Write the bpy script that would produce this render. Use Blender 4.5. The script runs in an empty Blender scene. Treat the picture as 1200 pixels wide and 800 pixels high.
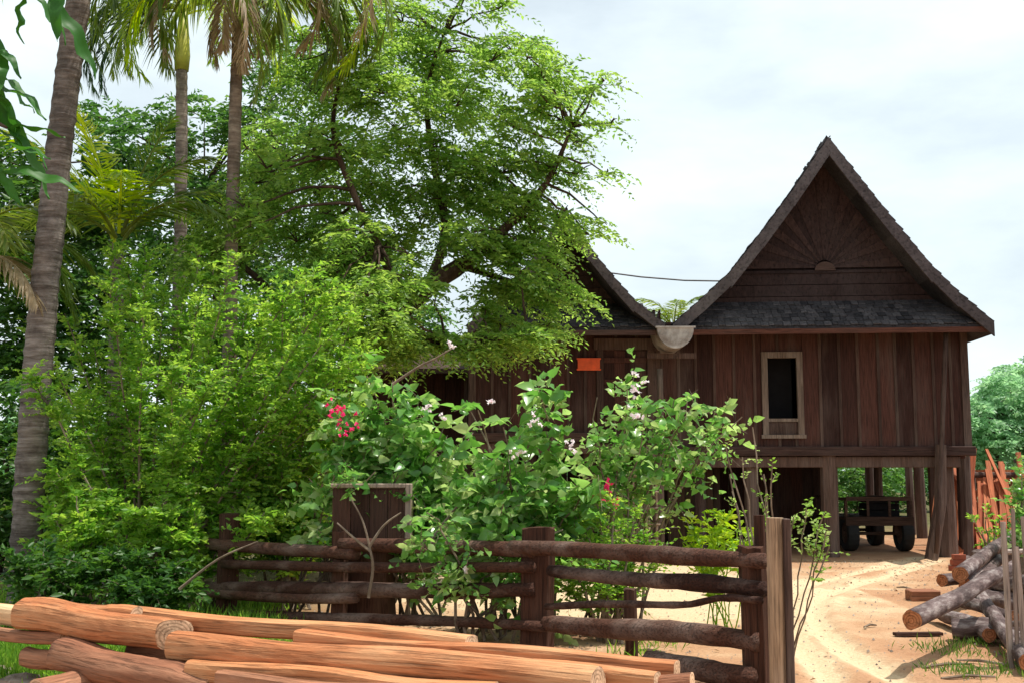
import bpy, math, random
import numpy as np
from mathutils import Vector, Matrix
rad = math.radians
random.seed(7)
RNG = np.random.default_rng(7)
S = bpy.context.scene
COL = S.collection

# ------------------------------------------------------------------ camera
FPX = 1290.0; PITCH = rad(6.63); EYE = 1.65
cam = bpy.data.cameras.new('camera'); cam_o = bpy.data.objects.new('camera', cam); COL.objects.link(cam_o)
cam_o.location = (0, 0, EYE); cam_o.rotation_euler = (math.pi/2+PITCH, 0, 0)
cam.sensor_width = 36; cam.lens = 36*FPX/1200; cam.clip_end = 3000; cam.clip_start = 0.05
S.camera = cam_o
# ------------------------------------------------------------------ world + sun
SUN_DIR = Vector((0.36, 0.02, 1.0)).normalized()     # towards the sun
SUN_EL = math.asin(SUN_DIR.z)
SUN_AZ = math.atan2(SUN_DIR.x, SUN_DIR.y)            # clockwise from +Y
w = bpy.data.worlds.new('World'); S.world = w; w.use_nodes = True
nt = w.node_tree; nt.nodes.clear()
def N(nt, t, **k):
    n = nt.nodes.new(t)
    for a, b in k.items(): setattr(n, a, b)
    return n
sky = N(nt, 'ShaderNodeTexSky'); sky.sky_type = 'NISHITA'; sky.sun_disc = False
sky.sun_elevation = SUN_EL; sky.sun_rotation = SUN_AZ; sky.dust_density = 2.5; sky.air_density = 1.0
tc = N(nt, 'ShaderNodeTexCoord')
mp = N(nt, 'ShaderNodeMapping'); mp.inputs['Scale'].default_value = (1.0, 1.0, 2.6)
nt.links.new(tc.outputs['Generated'], mp.inputs[0])
no = N(nt, 'ShaderNodeTexNoise'); no.inputs['Scale'].default_value = 2.6; no.inputs['Detail'].default_value = 7; no.inputs['Roughness'].default_value = 0.55
nt.links.new(mp.outputs[0], no.inputs['Vector'])
cr = N(nt, 'ShaderNodeMapRange'); cr.inputs['From Min'].default_value = 0.30; cr.inputs['From Max'].default_value = 0.68
cr.inputs['To Min'].default_value = 0.45; cr.inputs['To Max'].default_value = 0.97
nt.links.new(no.outputs[0], cr.inputs['Value'])
mx = N(nt, 'ShaderNodeMix', data_type='RGBA')
nt.links.new(cr.outputs[0], mx.inputs['Factor'])
nt.links.new(sky.outputs[0], mx.inputs['A']); mx.inputs['B'].default_value = (10.0, 11.2, 11.5, 1)
bg = N(nt, 'ShaderNodeBackground'); bg.inputs['Strength'].default_value = 0.09
nt.links.new(mx.outputs['Result'], bg.inputs[0])
ow = N(nt, 'ShaderNodeOutputWorld'); nt.links.new(bg.outputs[0], ow.inputs[0])
sl = bpy.data.lights.new('sun', 'SUN'); sl.energy = 4.6; sl.angle = rad(0.53); sl.color = (1.0, 0.955, 0.87)
so = bpy.data.objects.new('sun', sl); COL.objects.link(so); so.rotation_euler = SUN_DIR.to_track_quat('Z', 'Y').to_euler(); so.location = (0, 0, 30)
S.view_settings.view_transform = 'Standard'; S.view_settings.look = 'None'; S.view_settings.gamma = 1
S.view_settings.exposure = 0.30
S.cycles.max_bounces = 8; S.cycles.transparent_max_bounces = 8; S.cycles.use_denoising = True
S.cycles.sample_clamp_indirect = 8

# ------------------------------------------------------------------ helpers
CP, SP = math.cos(PITCH), math.sin(PITCH)
def at(px, py, Y):
    """world point at depth Y that the photograph shows at px, py"""
    x = (px-600)/FPX; y = (400-py)/FPX
    dy = CP - SP*y; dz = SP + CP*y
    t = Y/dy
    return Vector((x*t, Y, EYE+dz*t))
def gnd(px, py):
    x = (px-600)/FPX; y = (400-py)/FPX
    dy = CP - SP*y; dz = SP + CP*y
    t = -EYE/dz
    return Vector((x*t, dy*t, 0))
def xpx(px, Y): return at(px, 550, Y).x
def zpy(py, Y): return at(600, py, Y).z
WO = {}
def tag(o, label=None, cat=None, group=None, kind=None):
    if label: o['label'] = label
    if cat: o['category'] = cat
    if group: o['group'] = group
    if kind: o['kind'] = kind
    return o
def thing(name, label, cat, loc, group=None):
    o = bpy.data.objects.new(name, None); COL.objects.link(o); o.location = loc; o.empty_display_size = .2
    WO[o] = Vector(loc)
    return tag(o, label, cat, group)
def link_mesh(name, me, parent=None, origin=(0, 0, 0), mats=()):
    for m in mats: me.materials.append(m)
    o = bpy.data.objects.new(name, me); COL.objects.link(o)
    if parent is not None:
        o.parent = parent; WO[o] = WO[parent]; off = WO[parent]
    else:
        off = Vector(origin); o.location = off; WO[o] = off
    if off.length > 0: me.transform(Matrix.Translation(-off))
    return o
class MB:
    def __init__(s): s.v = []; s.f = []; s.r = []; s.m = []
    def add(s, vs, fs, rnd=None, mat=0):
        b = len(s.v); s.v.extend([tuple(v) for v in vs]); r = random.random() if rnd is None else rnd
        for f in fs: s.f.append([b+i for i in f]); s.r.append(r); s.m.append(mat)
    BF = [(0,3,2,1),(4,5,6,7),(0,1,5,4),(1,2,6,5),(2,3,7,6),(3,0,4,7)]
    def box(s, x0, x1, y0, y1, z0, z1, **k):
        s.add([(x0,y0,z0),(x1,y0,z0),(x1,y1,z0),(x0,y1,z0),(x0,y0,z1),(x1,y0,z1),(x1,y1,z1),(x0,y1,z1)], s.BF, **k)
    def beam(s, p0, p1, wd, h, up=(0,0,1), wd1=None, h1=None, **k):
        p0 = Vector(p0); p1 = Vector(p1); d = (p1-p0).normalized(); up = Vector(up)
        sd = d.cross(up)
        if sd.length < 1e-4: sd = d.cross(Vector((0,1,0)))
        sd.normalize(); u = sd.cross(d).normalized()
        wd1 = wd if wd1 is None else wd1; h1 = h if h1 is None else h1
        vs = []
        for p, a, b in ((p0, wd, h), (p1, wd1, h1)):
            for i, j in ((-1,-1),(1,-1),(1,1),(-1,1)): vs.append(p + sd*(a/2*i) + u*(b/2*j))
        s.add(vs, s.BF, **k)
    def tube(s, pts, rs, n=8, cap=True, jit=0, **k):
        pts = [Vector(p) for p in pts]
        if not hasattr(rs, '__len__'): rs = [rs]*len(pts)
        vs = []; prev = None
        for i, p in enumerate(pts):
            d = (pts[min(i+1, len(pts)-1)]-pts[max(i-1, 0)]).normalized()
            if prev is None:
                a = d.cross(Vector((0.13, 0.99, 0.05)));
                if a.length < .1: a = d.cross(Vector((1, 0, 0)))
            else: a = prev - d*prev.dot(d)
            a.normalize(); prev = a; b = d.cross(a)
            for j in range(n):
                t = 2*math.pi*j/n; r = rs[i]*(1+random.uniform(-jit, jit))
                vs.append(p + a*math.cos(t)*r + b*math.sin(t)*r)
        fs = []
        for i in range(len(pts)-1):
            for j in range(n):
                fs.append((i*n+j, i*n+(j+1)%n, (i+1)*n+(j+1)%n, (i+1)*n+j))
        if cap:
            fs.append(tuple(range(n-1, -1, -1))); fs.append(tuple((len(pts)-1)*n+j for j in range(n)))
        s.add(vs, fs, **k)
    def prism(s, poly, y0, y1, **k):
        """polygon of (x, z) extruded from y0 to y1 (y0 nearer)"""
        n = len(poly)
        vs = [(x, y0, z) for x, z in poly] + [(x, y1, z) for x, z in poly]
        fs = [tuple(range(n)), tuple(range(2*n-1, n-1, -1))] + [(i, i+n, (i+1) % n+n, (i+1) % n) for i in range(n)]
        s.add(vs, fs, **k)
    def build(s, name, mats, parent=None, smooth=False, origin=(0,0,0), bevel=0):
        me = bpy.data.meshes.new(name); me.from_pydata(s.v, [], s.f)
        a = me.attributes.new('rnd', 'FLOAT', 'FACE'); a.data.foreach_set('value', np.array(s.r, dtype=np.float32))
        if not isinstance(mats, (list, tuple)): mats = [mats]
        me.polygons.foreach_set('material_index', np.array(s.m, dtype=np.int32))
        if smooth: me.polygons.foreach_set('use_smooth', np.ones(len(s.f), dtype=bool))
        me.update()
        o = link_mesh(name, me, parent, origin, mats)
        if bevel:
            md = o.modifiers.new('bevel', 'BEVEL'); md.width = bevel; md.segments = 1; md.limit_method = 'ANGLE'
        return o

# ------------------------------------------------------------------ materials
def mat(name, rough=.7, spec=.3):
    m = bpy.data.materials.new(name); m.use_nodes = True; nt = m.node_tree
    p = nt.nodes['Principled BSDF']; p.inputs['Roughness'].default_value = rough; p.inputs['Specular IOR Level'].default_value = spec
    return m, nt, p
def ramp(nt, cols, fac=None, interp='LINEAR'):
    r = N(nt, 'ShaderNodeValToRGB'); r.color_ramp.interpolation = interp
    el = r.color_ramp.elements
    while len(el) < len(cols): el.new(.5)
    for e, (p, c) in zip(el, cols): e.position = p; e.color = (*c, 1)
    if fac is not None: nt.links.new(fac, r.inputs[0])
    return r
def noise(nt, scale, stretch=(1,1,1), detail=5, rough=.55, coord='Object'):
    t = N(nt, 'ShaderNodeTexCoord'); m = N(nt, 'ShaderNodeMapping'); m.inputs['Scale'].default_value = stretch
    n = N(nt, 'ShaderNodeTexNoise'); n.inputs['Scale'].default_value = scale; n.inputs['Detail'].default_value = detail; n.inputs['Roughness'].default_value = rough
    nt.links.new(t.outputs[coord], m.inputs[0]); nt.links.new(m.outputs[0], n.inputs['Vector'])
    return n, m
def wood(name, c0, c1, worn, grain=(14,14,.9), worn_amt=.5, rough=.8, bump=.6, spec=.2, crack=.45):
    """weathered wood: colour per board (rnd) + grain streaks + worn grey blotches"""
    m, nt, p = mat(name, rough, spec); L = nt.links.new
    at_ = N(nt, 'ShaderNodeAttribute'); at_.attribute_name = 'rnd'
    r = ramp(nt, [(0, c0), (1, c1)], at_.outputs['Fac'])
    g, mp_ = noise(nt, 3.0, grain, 6, .65)
    # shift the grain for each board
    add = N(nt, 'ShaderNodeVectorMath', operation='ADD'); sc = N(nt, 'ShaderNodeVectorMath', operation='SCALE'); sc.inputs[0].default_value = (17, 23, 31)
    L(at_.outputs['Fac'], sc.inputs['Scale']); L(mp_.outputs[0], add.inputs[0]); L(sc.outputs[0], add.inputs[1]); L(add.outputs[0], g.inputs['Vector'])
    gr = ramp(nt, [(.25, (.45,.45,.45)), (.75, (1.35,1.35,1.35))], g.outputs[0])
    mul = N(nt, 'ShaderNodeMix', data_type='RGBA', blend_type='MULTIPLY'); mul.inputs['Factor'].default_value = 1
    L(r.outputs[0], mul.inputs['A']); L(gr.outputs[0], mul.inputs['B'])
    b, _ = noise(nt, 1.3, tuple(max(.35, q*.12) for q in grain), 5, .6)
    br = N(nt, 'ShaderNodeMapRange'); br.inputs['From Min'].default_value = .48; br.inputs['From Max'].default_value = .72; br.inputs['To Max'].default_value = worn_amt
    L(b.outputs[0], br.inputs['Value'])
    mx = N(nt, 'ShaderNodeMix', data_type='RGBA'); L(br.outputs[0], mx.inputs['Factor']); L(mul.outputs['Result'], mx.inputs['A']); mx.inputs['B'].default_value = (*worn, 1)
    c, _ = noise(nt, 2.2, tuple(q*2.2 if q > 2 else q*1.1 for q in grain), 4, .6); L(add.outputs[0], _.inputs[0]) if False else None
    cr_ = N(nt, 'ShaderNodeMapRange'); cr_.inputs['From Min'].default_value = .36; cr_.inputs['From Max'].default_value = .47; cr_.inputs['To Min'].default_value = 1-crack
    L(c.outputs[0], cr_.inputs['Value'])
    m2 = N(nt, 'ShaderNodeMix', data_type='RGBA', blend_type='MULTIPLY'); m2.inputs['Factor'].default_value = 1
    L(mx.outputs['Result'], m2.inputs['A']); L(cr_.outputs[0], m2.inputs['B']); L(m2.outputs['Result'], p.inputs['Base Color'])
    hs = N(nt, 'ShaderNodeMath', operation='MULTIPLY'); L(g.outputs[0], hs.inputs[0]); L(cr_.outputs[0], hs.inputs[1])
    bp = N(nt, 'ShaderNodeBump'); bp.inputs['Strength'].default_value = bump; bp.inputs['Distance'].default_value = .014
    L(hs.outputs[0], bp.inputs['Height']); L(bp.outputs[0], p.inputs['Normal'])
    return m
def leafmat(name, cols, trans=.35, rough=.42, spec=.35):
    m, nt, p = mat(name, rough, spec); L = nt.links.new
    at_ = N(nt, 'ShaderNodeAttribute'); at_.attribute_name = 'rnd'
    k = len(cols)
    r = ramp(nt, [(i/(k-1), c) for i, c in enumerate(cols)], at_.outputs['Fac'])
    L(r.outputs[0], p.inputs['Base Color'])
    t = N(nt, 'ShaderNodeBsdfTranslucent'); hs = N(nt, 'ShaderNodeHueSaturation'); hs.inputs['Hue'].default_value = .485; hs.inputs['Value'].default_value = 2.1; hs.inputs['Saturation'].default_value = 1.05
    L(r.outputs[0], hs.inputs['Color']); L(hs.outputs[0], t.inputs['Color'])
    ms = N(nt, 'ShaderNodeMixShader'); ms.inputs[0].default_value = trans
    out = [n for n in nt.nodes if n.type == 'OUTPUT_MATERIAL'][0]
    L(p.outputs[0], ms.inputs[1]); L(t.outputs[0], ms.inputs[2]); L(ms.outputs[0], out.inputs[0])
    return m
def bark(name, c0, c1, c2, stretch=(1,1,1), scale=6, bump=1.0, rough=.9, patch=.45):
    m, nt, p = mat(name, rough, .15); L = nt.links.new
    n, _ = noise(nt, scale, stretch, 7, .65)
    r = ramp(nt, [(.28, c0), (.5, c1), (.72, c2)], n.outputs[0])
    n2, _ = noise(nt, 1.7, (1,1,1), 6, .7); q = ramp(nt, [(.40, (1-patch,1-patch,1-patch)), (.56, (1.1,1.1,1.1))], n2.outputs[0])
    mu = N(nt, 'ShaderNodeMix', data_type='RGBA', blend_type='MULTIPLY'); mu.inputs['Factor'].default_value = 1
    L(r.outputs[0], mu.inputs['A']); L(q.outputs[0], mu.inputs['B']); L(mu.outputs['Result'], p.inputs['Base Color'])
    bp = N(nt, 'ShaderNodeBump'); bp.inputs['Strength'].default_value = bump; bp.inputs['Distance'].default_value = .02
    L(n.outputs[0], bp.inputs['Height']); L(bp.outputs[0], p.inputs['Normal'])
    return m
def plain(name, c, rough=.6, metallic=0, spec=.3):
    m, nt, p = mat(name, rough, spec); p.inputs['Base Color'].default_value = (*c, 1); p.inputs['Metallic'].default_value = metallic
    n, _ = noise(nt, 5, (1,1,1), 5, .6)
    r = ramp(nt, [(.3, tuple(x*.7 for x in c)), (.7, tuple(min(1, x*1.2) for x in c))], n.outputs[0]); nt.links.new(r.outputs[0], p.inputs['Base Color'])
    return m
V = (14,14,.9); H = (.9,14,14)
M = {}
M['wall'] = wood('dark_red_boards', (.034,.014,.011), (.088,.035,.026), (.125,.085,.072), V, .6)
M['gable'] = wood('gable_boards', (.028,.016,.016), (.066,.038,.034), (.085,.062,.060), (5,5,2.5), .55)
M['beamh'] = wood('beam_wood_level', (.04,.021,.018), (.085,.045,.036), (.13,.095,.080), H, .5)
M['batten'] = wood('batten_wood', (.060,.034,.027), (.11,.066,.052), (.17,.13,.11), V, .6)
M['frame'] = wood('pale_frame_wood', (.15,.105,.08), (.22,.16,.125), (.30,.25,.21), V, .6)
M['post'] = wood('post_wood', (.060,.034,.027), (.13,.078,.06), (.21,.165,.14), V, .6)
M['bargeboard'] = wood('grey_barge_wood', (.060,.048,.050), (.10,.078,.080), (.17,.15,.15), (4,4,4), .6)
M['shingle'] = wood('grey_shingle', (.028,.026,.030), (.10,.088,.092), (.15,.14,.145), (6,6,6), .5, .85, 1)
M['fence'] = wood('fence_wood', (.045,.018,.012), (.12,.052,.033), (.27,.19,.155), H, .85, .85, 1.6)
M['fencev'] = wood('fence_wood_upright', (.05,.020,.012), (.10,.042,.025), (.17,.10,.075), V, .5, .85, 1.2)
M['pale_post'] = wood('pale_pole_wood', (.36,.23,.14), (.48,.33,.21), (.55,.46,.38), V, .5)
M['picket'] = wood('picket_wood', (.22,.155,.12), (.50,.40,.34), (.55,.48,.45), V, .5)
M['red_plank'] = wood('fresh_red_planks', (.36,.085,.035), (.62,.20,.085), (.72,.40,.22), V, .25, .7, .4)
M['fascia'] = wood('reddish_fascia', (.07,.026,.017), (.11,.040,.026), (.11,.07,.055), H, .5)
M['cart'] = wood('cart_wood', (.05,.028,.02), (.11,.06,.042), (.16,.12,.10), H, .4)
M['under'] = wood('storage_boards', (.035,.020,.012), (.12,.07,.04), (.09,.06,.045), V, .4)
M['box_wood'] = wood('planter_wood', (.045,.020,.013), (.085,.038,.025), (.13,.08,.06), V, .4)
M['rim'] = wood('pale_rim', (.34,.24,.18), (.46,.34,.27), (.5,.42,.38), V, .4)
M['galv'] = bark('galvanised_metal', (.30,.20,.15), (.42,.38,.36), (.55,.51,.49), (1,.3,1), 3, .3, .5)
M['orange'] = plain('orange_board', (.75,.10,.02), .5)
M['cable'] = plain('cable', (.10,.09,.09), .6)
M['tyre'] = plain('black_rubber', (.02,.02,.02), .75)
M['near_black'] = plain('dark_interior', (.012,.011,.012), .9)  # room darkness put into the colour; also colours the crate slats
M['brick'] = plain('red_brick', (.33,.09,.05), .9)
M['petal_red'] = leafmat('red_petals', [(.66,.02,.12),(.78,.07,.20)], .3)
M['petal_white'] = leafmat('white_petals', [(.72,.62,.66),(.8,.74,.75)], .3)
M['bark'] = bark('tree_bark', (.035,.022,.016), (.08,.05,.035), (.14,.10,.075), (3,3,.7), 6)
M['twig'] = bark('pale_twig', (.12,.08,.05), (.24,.18,.13), (.36,.30,.24), (1,1,1), 5)
M['palmbark'] = bark('palm_bark', (.085,.065,.055), (.20,.165,.145), (.36,.31,.285), (.8,.8,7), 3.2, 1.5)
M['palmbark2'] = bark('far_palm_bark', (.12,.085,.065), (.26,.20,.16), (.40,.33,.27), (.8,.8,7), 3.2, 1.2)
G_ = leafmat
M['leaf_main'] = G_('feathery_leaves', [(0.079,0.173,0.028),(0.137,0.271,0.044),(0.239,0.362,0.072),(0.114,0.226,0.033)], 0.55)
M['leaf_bush'] = G_('bush_leaves', [(0.077,0.206,0.025),(0.142,0.305,0.036),(0.252,0.395,0.059),(0.105,0.255,0.032)], 0.55)
M['leaf_vine'] = G_('vine_leaves', [(.055,.17,.02),(.10,.27,.05),(.20,.36,.09),(.34,.42,.18)], .45, .30, .6)
M['leaf_dark'] = G_('dark_leaves', [(0.021,0.072,0.012),(0.039,0.117,0.017),(0.072,0.163,0.022)], 0.4)
M['leaf_mid'] = G_('far_leaves', [(0.036,0.108,0.021),(0.063,0.162,0.031),(0.119,0.216,0.039)], 0.45)
M['leaf_far'] = G_('distant_leaves', [(0.126,0.260,0.125),(0.198,0.365,0.187),(0.288,0.452,0.229)], 0.5)  # pale bluish greens with distance haze put into the colour
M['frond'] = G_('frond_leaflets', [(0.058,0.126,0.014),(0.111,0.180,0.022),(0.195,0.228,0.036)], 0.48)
M['frond_y'] = G_('young_frond', [(.18,.32,.012),(.30,.42,.018),(.46,.52,.03)], .5)
M['frond_dead'] = G_('dry_frond', [(.22,.15,.075),(.34,.25,.14),(.42,.34,.22)], .3)
M['frond_dark'] = G_('shaded_frond', [(.012,.045,.014),(.022,.070,.018),(.05,.10,.02)], .3)  # darker copy of the frond greens, shade put into the colour
M['crown_shaft'] = plain('crown_shaft', (.38,.36,.05), .5)
M['fern'] = G_('fern_leaves', [(.13,.28,.018),(.22,.38,.022),(.34,.44,.04)], .45)
M['big_leaf'] = G_('broad_leaf', [(.022,.105,.012),(.035,.140,.016)], .35, .5, .3)
M['shoot_leaf'] = G_('shoot_leaves', [(.12,.26,.03),(.20,.36,.06),(.38,.48,.20)], .4)
# logs: side and cut end
M['timber'] = wood('fresh_timber', (.42,.135,.052), (.56,.230,.095), (.74,.47,.25), (.8,11,11), .6, .75, .9)
M['timber_b'] = wood('brown_timber', (.25,.10,.055), (.38,.165,.088), (.50,.30,.18), (.8,9,9), .5, .75, .9)
M['timber_pale'] = wood('pale_timber', (.62,.37,.18), (.70,.45,.24), (.78,.58,.36), (.8,9,9), .4, .75, .6)
M['cut'] = wood('cut_end', (.62,.40,.25), (.70,.48,.31), (.66,.40,.24), (7,7,7), .4, .8, .4)
M['cut_red'] = wood('orange_cut_end', (.34,.12,.05), (.42,.17,.075), (.40,.24,.14), (7,7,7), .4, .8, .4)
M['greylog'] = bark('grey_log_bark', (.038,.023,.022), (.135,.095,.09), (.36,.31,.29), (1.0,4,4), 3.2, 1.6)
M['rock'] = bark('stone', (.10,.07,.05), (.24,.19,.15), (.40,.35,.30), (1,1,1), 4, 1.2)
M['grass'] = G_('grass_blades', [(.06,.15,.02),(.10,.22,.03),(.18,.27,.06)], .3)
M['litter'] = G_('dry_leaf_litter', [(.16,.09,.05),(.28,.17,.09),(.36,.27,.15)], .1)

for nm_ in ('cut', 'cut_red'):
    nt = M[nm_].node_tree; p = nt.nodes['Principled BSDF']; src = p.inputs['Base Color'].links[0].from_socket
    t_ = N(nt, 'ShaderNodeTexCoord'); wv = N(nt, 'ShaderNodeTexWave', wave_type='RINGS', rings_direction='X'); wv.inputs['Scale'].default_value = 14; wv.inputs['Distortion'].default_value = 2.5
    nt.links.new(t_.outputs['Object'], wv.inputs['Vector']); q_ = ramp(nt, [(.1, (.55,.5,.45)), (.6, (1.1,1.1,1.1))], wv.outputs['Fac'])
    mu = N(nt, 'ShaderNodeMix', data_type='RGBA', blend_type='MULTIPLY'); mu.inputs['Factor'].default_value = .7
    nt.links.new(src, mu.inputs['A']); nt.links.new(q_.outputs[0], mu.inputs['B']); nt.links.new(mu.outputs['Result'], p.inputs['Base Color'])

# ------------------------------------------------------------------ foliage
def unit(a): return a/np.maximum(np.linalg.norm(a, axis=-1, keepdims=True), 1e-9)
def leaf_geo(P, D, NR, L, W, rnd, fold=.18, curl=.25, big=False):
    D = unit(D); Sd = unit(np.cross(D, NR)); U = np.cross(Sd, D)
    n = len(P); L = np.broadcast_to(L, (n,))[:, None]; W = np.broadcast_to(W, (n,))[:, None]
    if not big:
        b = P; t = P + D*L - U*L*curl*.5
        mid = P + D*L*.45
        l = mid + Sd*W*.5 + U*W*fold; r = mid - Sd*W*.5 + U*W*fold
        v = np.stack([b, r, t, l], 1).reshape(-1, 3)
        i = np.arange(n)[:, None]*4
        f = np.concatenate([i+np.array([[0,1,2]]), i+np.array([[0,2,3]])], 1).reshape(-1, 3)
        return v, f, np.repeat(rnd, 2)
    b = P; m = P + D*L*.48; t = P + D*L - U*L*curl
    a = P + D*L*.30; c = P + D*L*.62 - U*L*curl*.3
    l1 = a + Sd*W*.46 + U*W*fold; r1 = a - Sd*W*.46 + U*W*fold
    l2 = c + Sd*W*.36 + U*W*fold*.6; r2 = c - Sd*W*.36 + U*W*fold*.6
    v = np.stack([b, m, t, l1, r1, l2, r2], 1).reshape(-1, 3)
    i = np.arange(n)[:, None]*7
    F = [(0,4,1),(0,1,3),(4,6,1),(1,5,3),(6,2,1),(1,2,5)]
    f = np.stack([i+np.array([q]) for q in F], 1).reshape(-1, 3)
    return v, f, np.repeat(rnd, 6)
class Leaves:
    def __init__(s): s.v = []; s.f = []; s.r = []; s.n = 0
    def add(s, g):
        v, f, r = g; s.v.append(v); s.f.append(f+s.n); s.r.append(r); s.n += len(v)
    def build(s, name, m, parent=None, origin=(0,0,0)):
        v = np.concatenate(s.v).astype(np.float32); f = np.concatenate(s.f).astype(np.int32); r = np.concatenate(s.r).astype(np.float32)
        me = bpy.data.meshes.new(name); me.vertices.add(len(v)); me.vertices.foreach_set('co', v.ravel())
        me.loops.add(f.size); me.loops.foreach_set('vertex_index', f.ravel())
        me.polygons.add(len(f)); me.polygons.foreach_set('loop_start', np.arange(len(f), dtype=np.int32)*3)
        me.polygons.foreach_set('loop_total', np.full(len(f), 3, dtype=np.int32))
        a = me.attributes.new('rnd', 'FLOAT', 'FACE'); a.data.foreach_set('value', r)
        me.update(calc_edges=True)
        return link_mesh(name, me, parent, origin, [m])
def rdir(n, zs=1.0):
    a = RNG.normal(size=(n, 3)); a[:, 2] *= zs; return unit(a)
def sprays(LV, P, D, L, nleaf, size, wid=.42, droop=.35, flat=.6, base=None, big=False, two=True, sizevar=.3, tilt=.5):
    """leafy twigs: leaves set left and right along each drooping twig. returns centre lines"""
    n = len(P); D = unit(D); L = np.broadcast_to(L, (n,))
    if base is None: base = RNG.random(n)
    t = (np.arange(nleaf)+.6)/nleaf
    up = np.array([0, 0, 1.0])
    C = P[:, None, :] + D[:, None, :]*(L[:, None, None]*t[None, :, None])
    C[..., 2] -= (L[:, None]*droop)*t[None, :]**2
    T = D[:, None, :]*np.ones((1, nleaf, 1)); T = T.copy(); T[..., 2] -= 2*droop*t[None, :]; T = unit(T)
    sd = np.cross(T, up); sd = unit(sd)
    sign = np.where(np.arange(nleaf) % 2 == 0, 1., -1.)[None, :, None]
    ld = T*.55 + sd*sign*.9 + RNG.normal(size=C.shape)*.28
    nr = up*flat + RNG.normal(size=C.shape)*tilt + sd*sign*.15
    k = n*nleaf
    sz = size*(1+RNG.uniform(-sizevar, sizevar, size=(n, nleaf)))*(1-.35*t[None, :]**3)
    rn = np.clip(base[:, None]*.75 + RNG.random((n, nleaf))*.35-.05, 0, 1)
    LV.add(leaf_geo(C.reshape(k, 3), ld.reshape(k, 3), nr.reshape(k, 3), sz.ravel(), sz.ravel()*wid, rn.ravel(), big=big))
def twig_tubes(mb, P, D, L, droop, r=.006, every=1):
    D = unit(D); L = np.broadcast_to(L, (len(P),))
    for i in range(0, len(P), every):
        p = Vector(P[i]); d = Vector(D[i]); l = L[i]
        mb.tube([p, p+d*l*.5-Vector((0,0,l*droop*.25)), p+d*l*.95-Vector((0,0,l*droop*.9))], [r, r*.7, r*.35], 3, cap=False)
def bez(p0, p1, bend=(0,0,0), n=6, wob=.0):
    p0 = Vector(p0); p1 = Vector(p1); c = (p0+p1)/2+Vector(bend); o = []
    for i in range(n+1):
        t = i/n; q = p0*(1-t)**2+c*2*t*(1-t)+p1*t*t
        if 0 < i < n and wob: q += Vector((random.uniform(-wob, wob), random.uniform(-wob, wob), random.uniform(-wob, wob)))
        o.append(q)
    return o
def path(pts, n=4):
    """smooth path through points (Catmull-Rom)"""
    P = [Vector(p) for p in pts]; o = []
    for i in range(len(P)-1):
        a = P[max(i-1, 0)]; b = P[i]; c = P[i+1]; d = P[min(i+2, len(P)-1)]
        for k in range(n):
            t = k/n; o.append(.5*((2*b)+(c-a)*t+(2*a-5*b+4*c-d)*t*t+(3*b-a-3*c+d)*t**3))
    o.append(P[-1]); return o
def lerp(a, b, n): return [a+(b-a)*i/(n-1) for i in range(n)]
def crown_tree(name, label, cat, base, limbs, blobs, leafm, size, nleaf=14, L=.7, droop=.35, out=.6, zs=.5, group=None, barkm='bark',
               wid=.42, twig_every=3, shell=.55, big=False, upb=0.0, flat=.6, axis=None, tilt=.75):
    """limbs: [(points, r0, r1)], blobs: [(centre, (rx,ry,rz), n sprays)]"""
    t = thing(name, label, cat, base, group); mb = MB(); tips = []
    for pts, r0, r1 in limbs:
        q = path(pts, 5); mb.tube(q, lerp(r0, r1, len(q)), 10, jit=.06)
        tips += q[len(q)//3:]
    LV = Leaves(); tw = MB(); ax = Vector(axis if axis is not None else base)
    for c, r, n in blobs:
        c = Vector(c); near = min(tips, key=lambda q: (q-c).length)
        if (near-c).length > .15:
            b = bez(near, c, (0, 0, .12*(near-c).length), 5, .04); mb.tube(b, lerp(.016+.008*(near-c).length, .008, len(b)), 6)
        for k in range(3):
            e = c+Vector((random.uniform(-.7,.7)*r[0], random.uniform(-.7,.7)*r[1], random.uniform(-.4,.7)*r[2]))
            mb.tube(bez(c, e, (0,0,.05), 3), [.016,.012,.009,.005], 4, cap=False)
        u = rdir(n); rr = RNG.random(n)**(1/3.)*(1-shell)+shell*RNG.uniform(.75, 1.0, n)
        P = np.array(c)+u*np.array(r)*rr[:, None]
        o = np.array(c)-np.array(ax); o[2] = 0; o = o/max(np.linalg.norm(o), .3)
        D = u*.7 + o*out + RNG.normal(size=(n, 3))*.45; D[:, 2] = D[:, 2]*zs + upb
        D = unit(D); P = P - D*L*.4
        Ls = L*RNG.uniform(.6, 1.25, n)
        cb = random.uniform(-.18, .18)
        sprays(LV, P, D, Ls, nleaf, size, wid, droop, flat, base=np.clip(RNG.random(n)+cb, 0, 1), big=big, tilt=tilt)
        if twig_every: twig_tubes(tw, P, D, Ls, droop, .0055, twig_every)
    mb.build('trunk', M[barkm], t, smooth=True)
    LV.build('crown', M[leafm], t)
    if tw.v: tw.build('twigs', M[barkm], t)
    return t
def B(px, py, Y, rx, ry=None, rz=None, n=60):
    """blob centred where the photo shows px, py at depth Y; radii in metres"""
    return (at(px, py, Y), (rx, ry or rx, rz or rx*.6), n)

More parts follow.
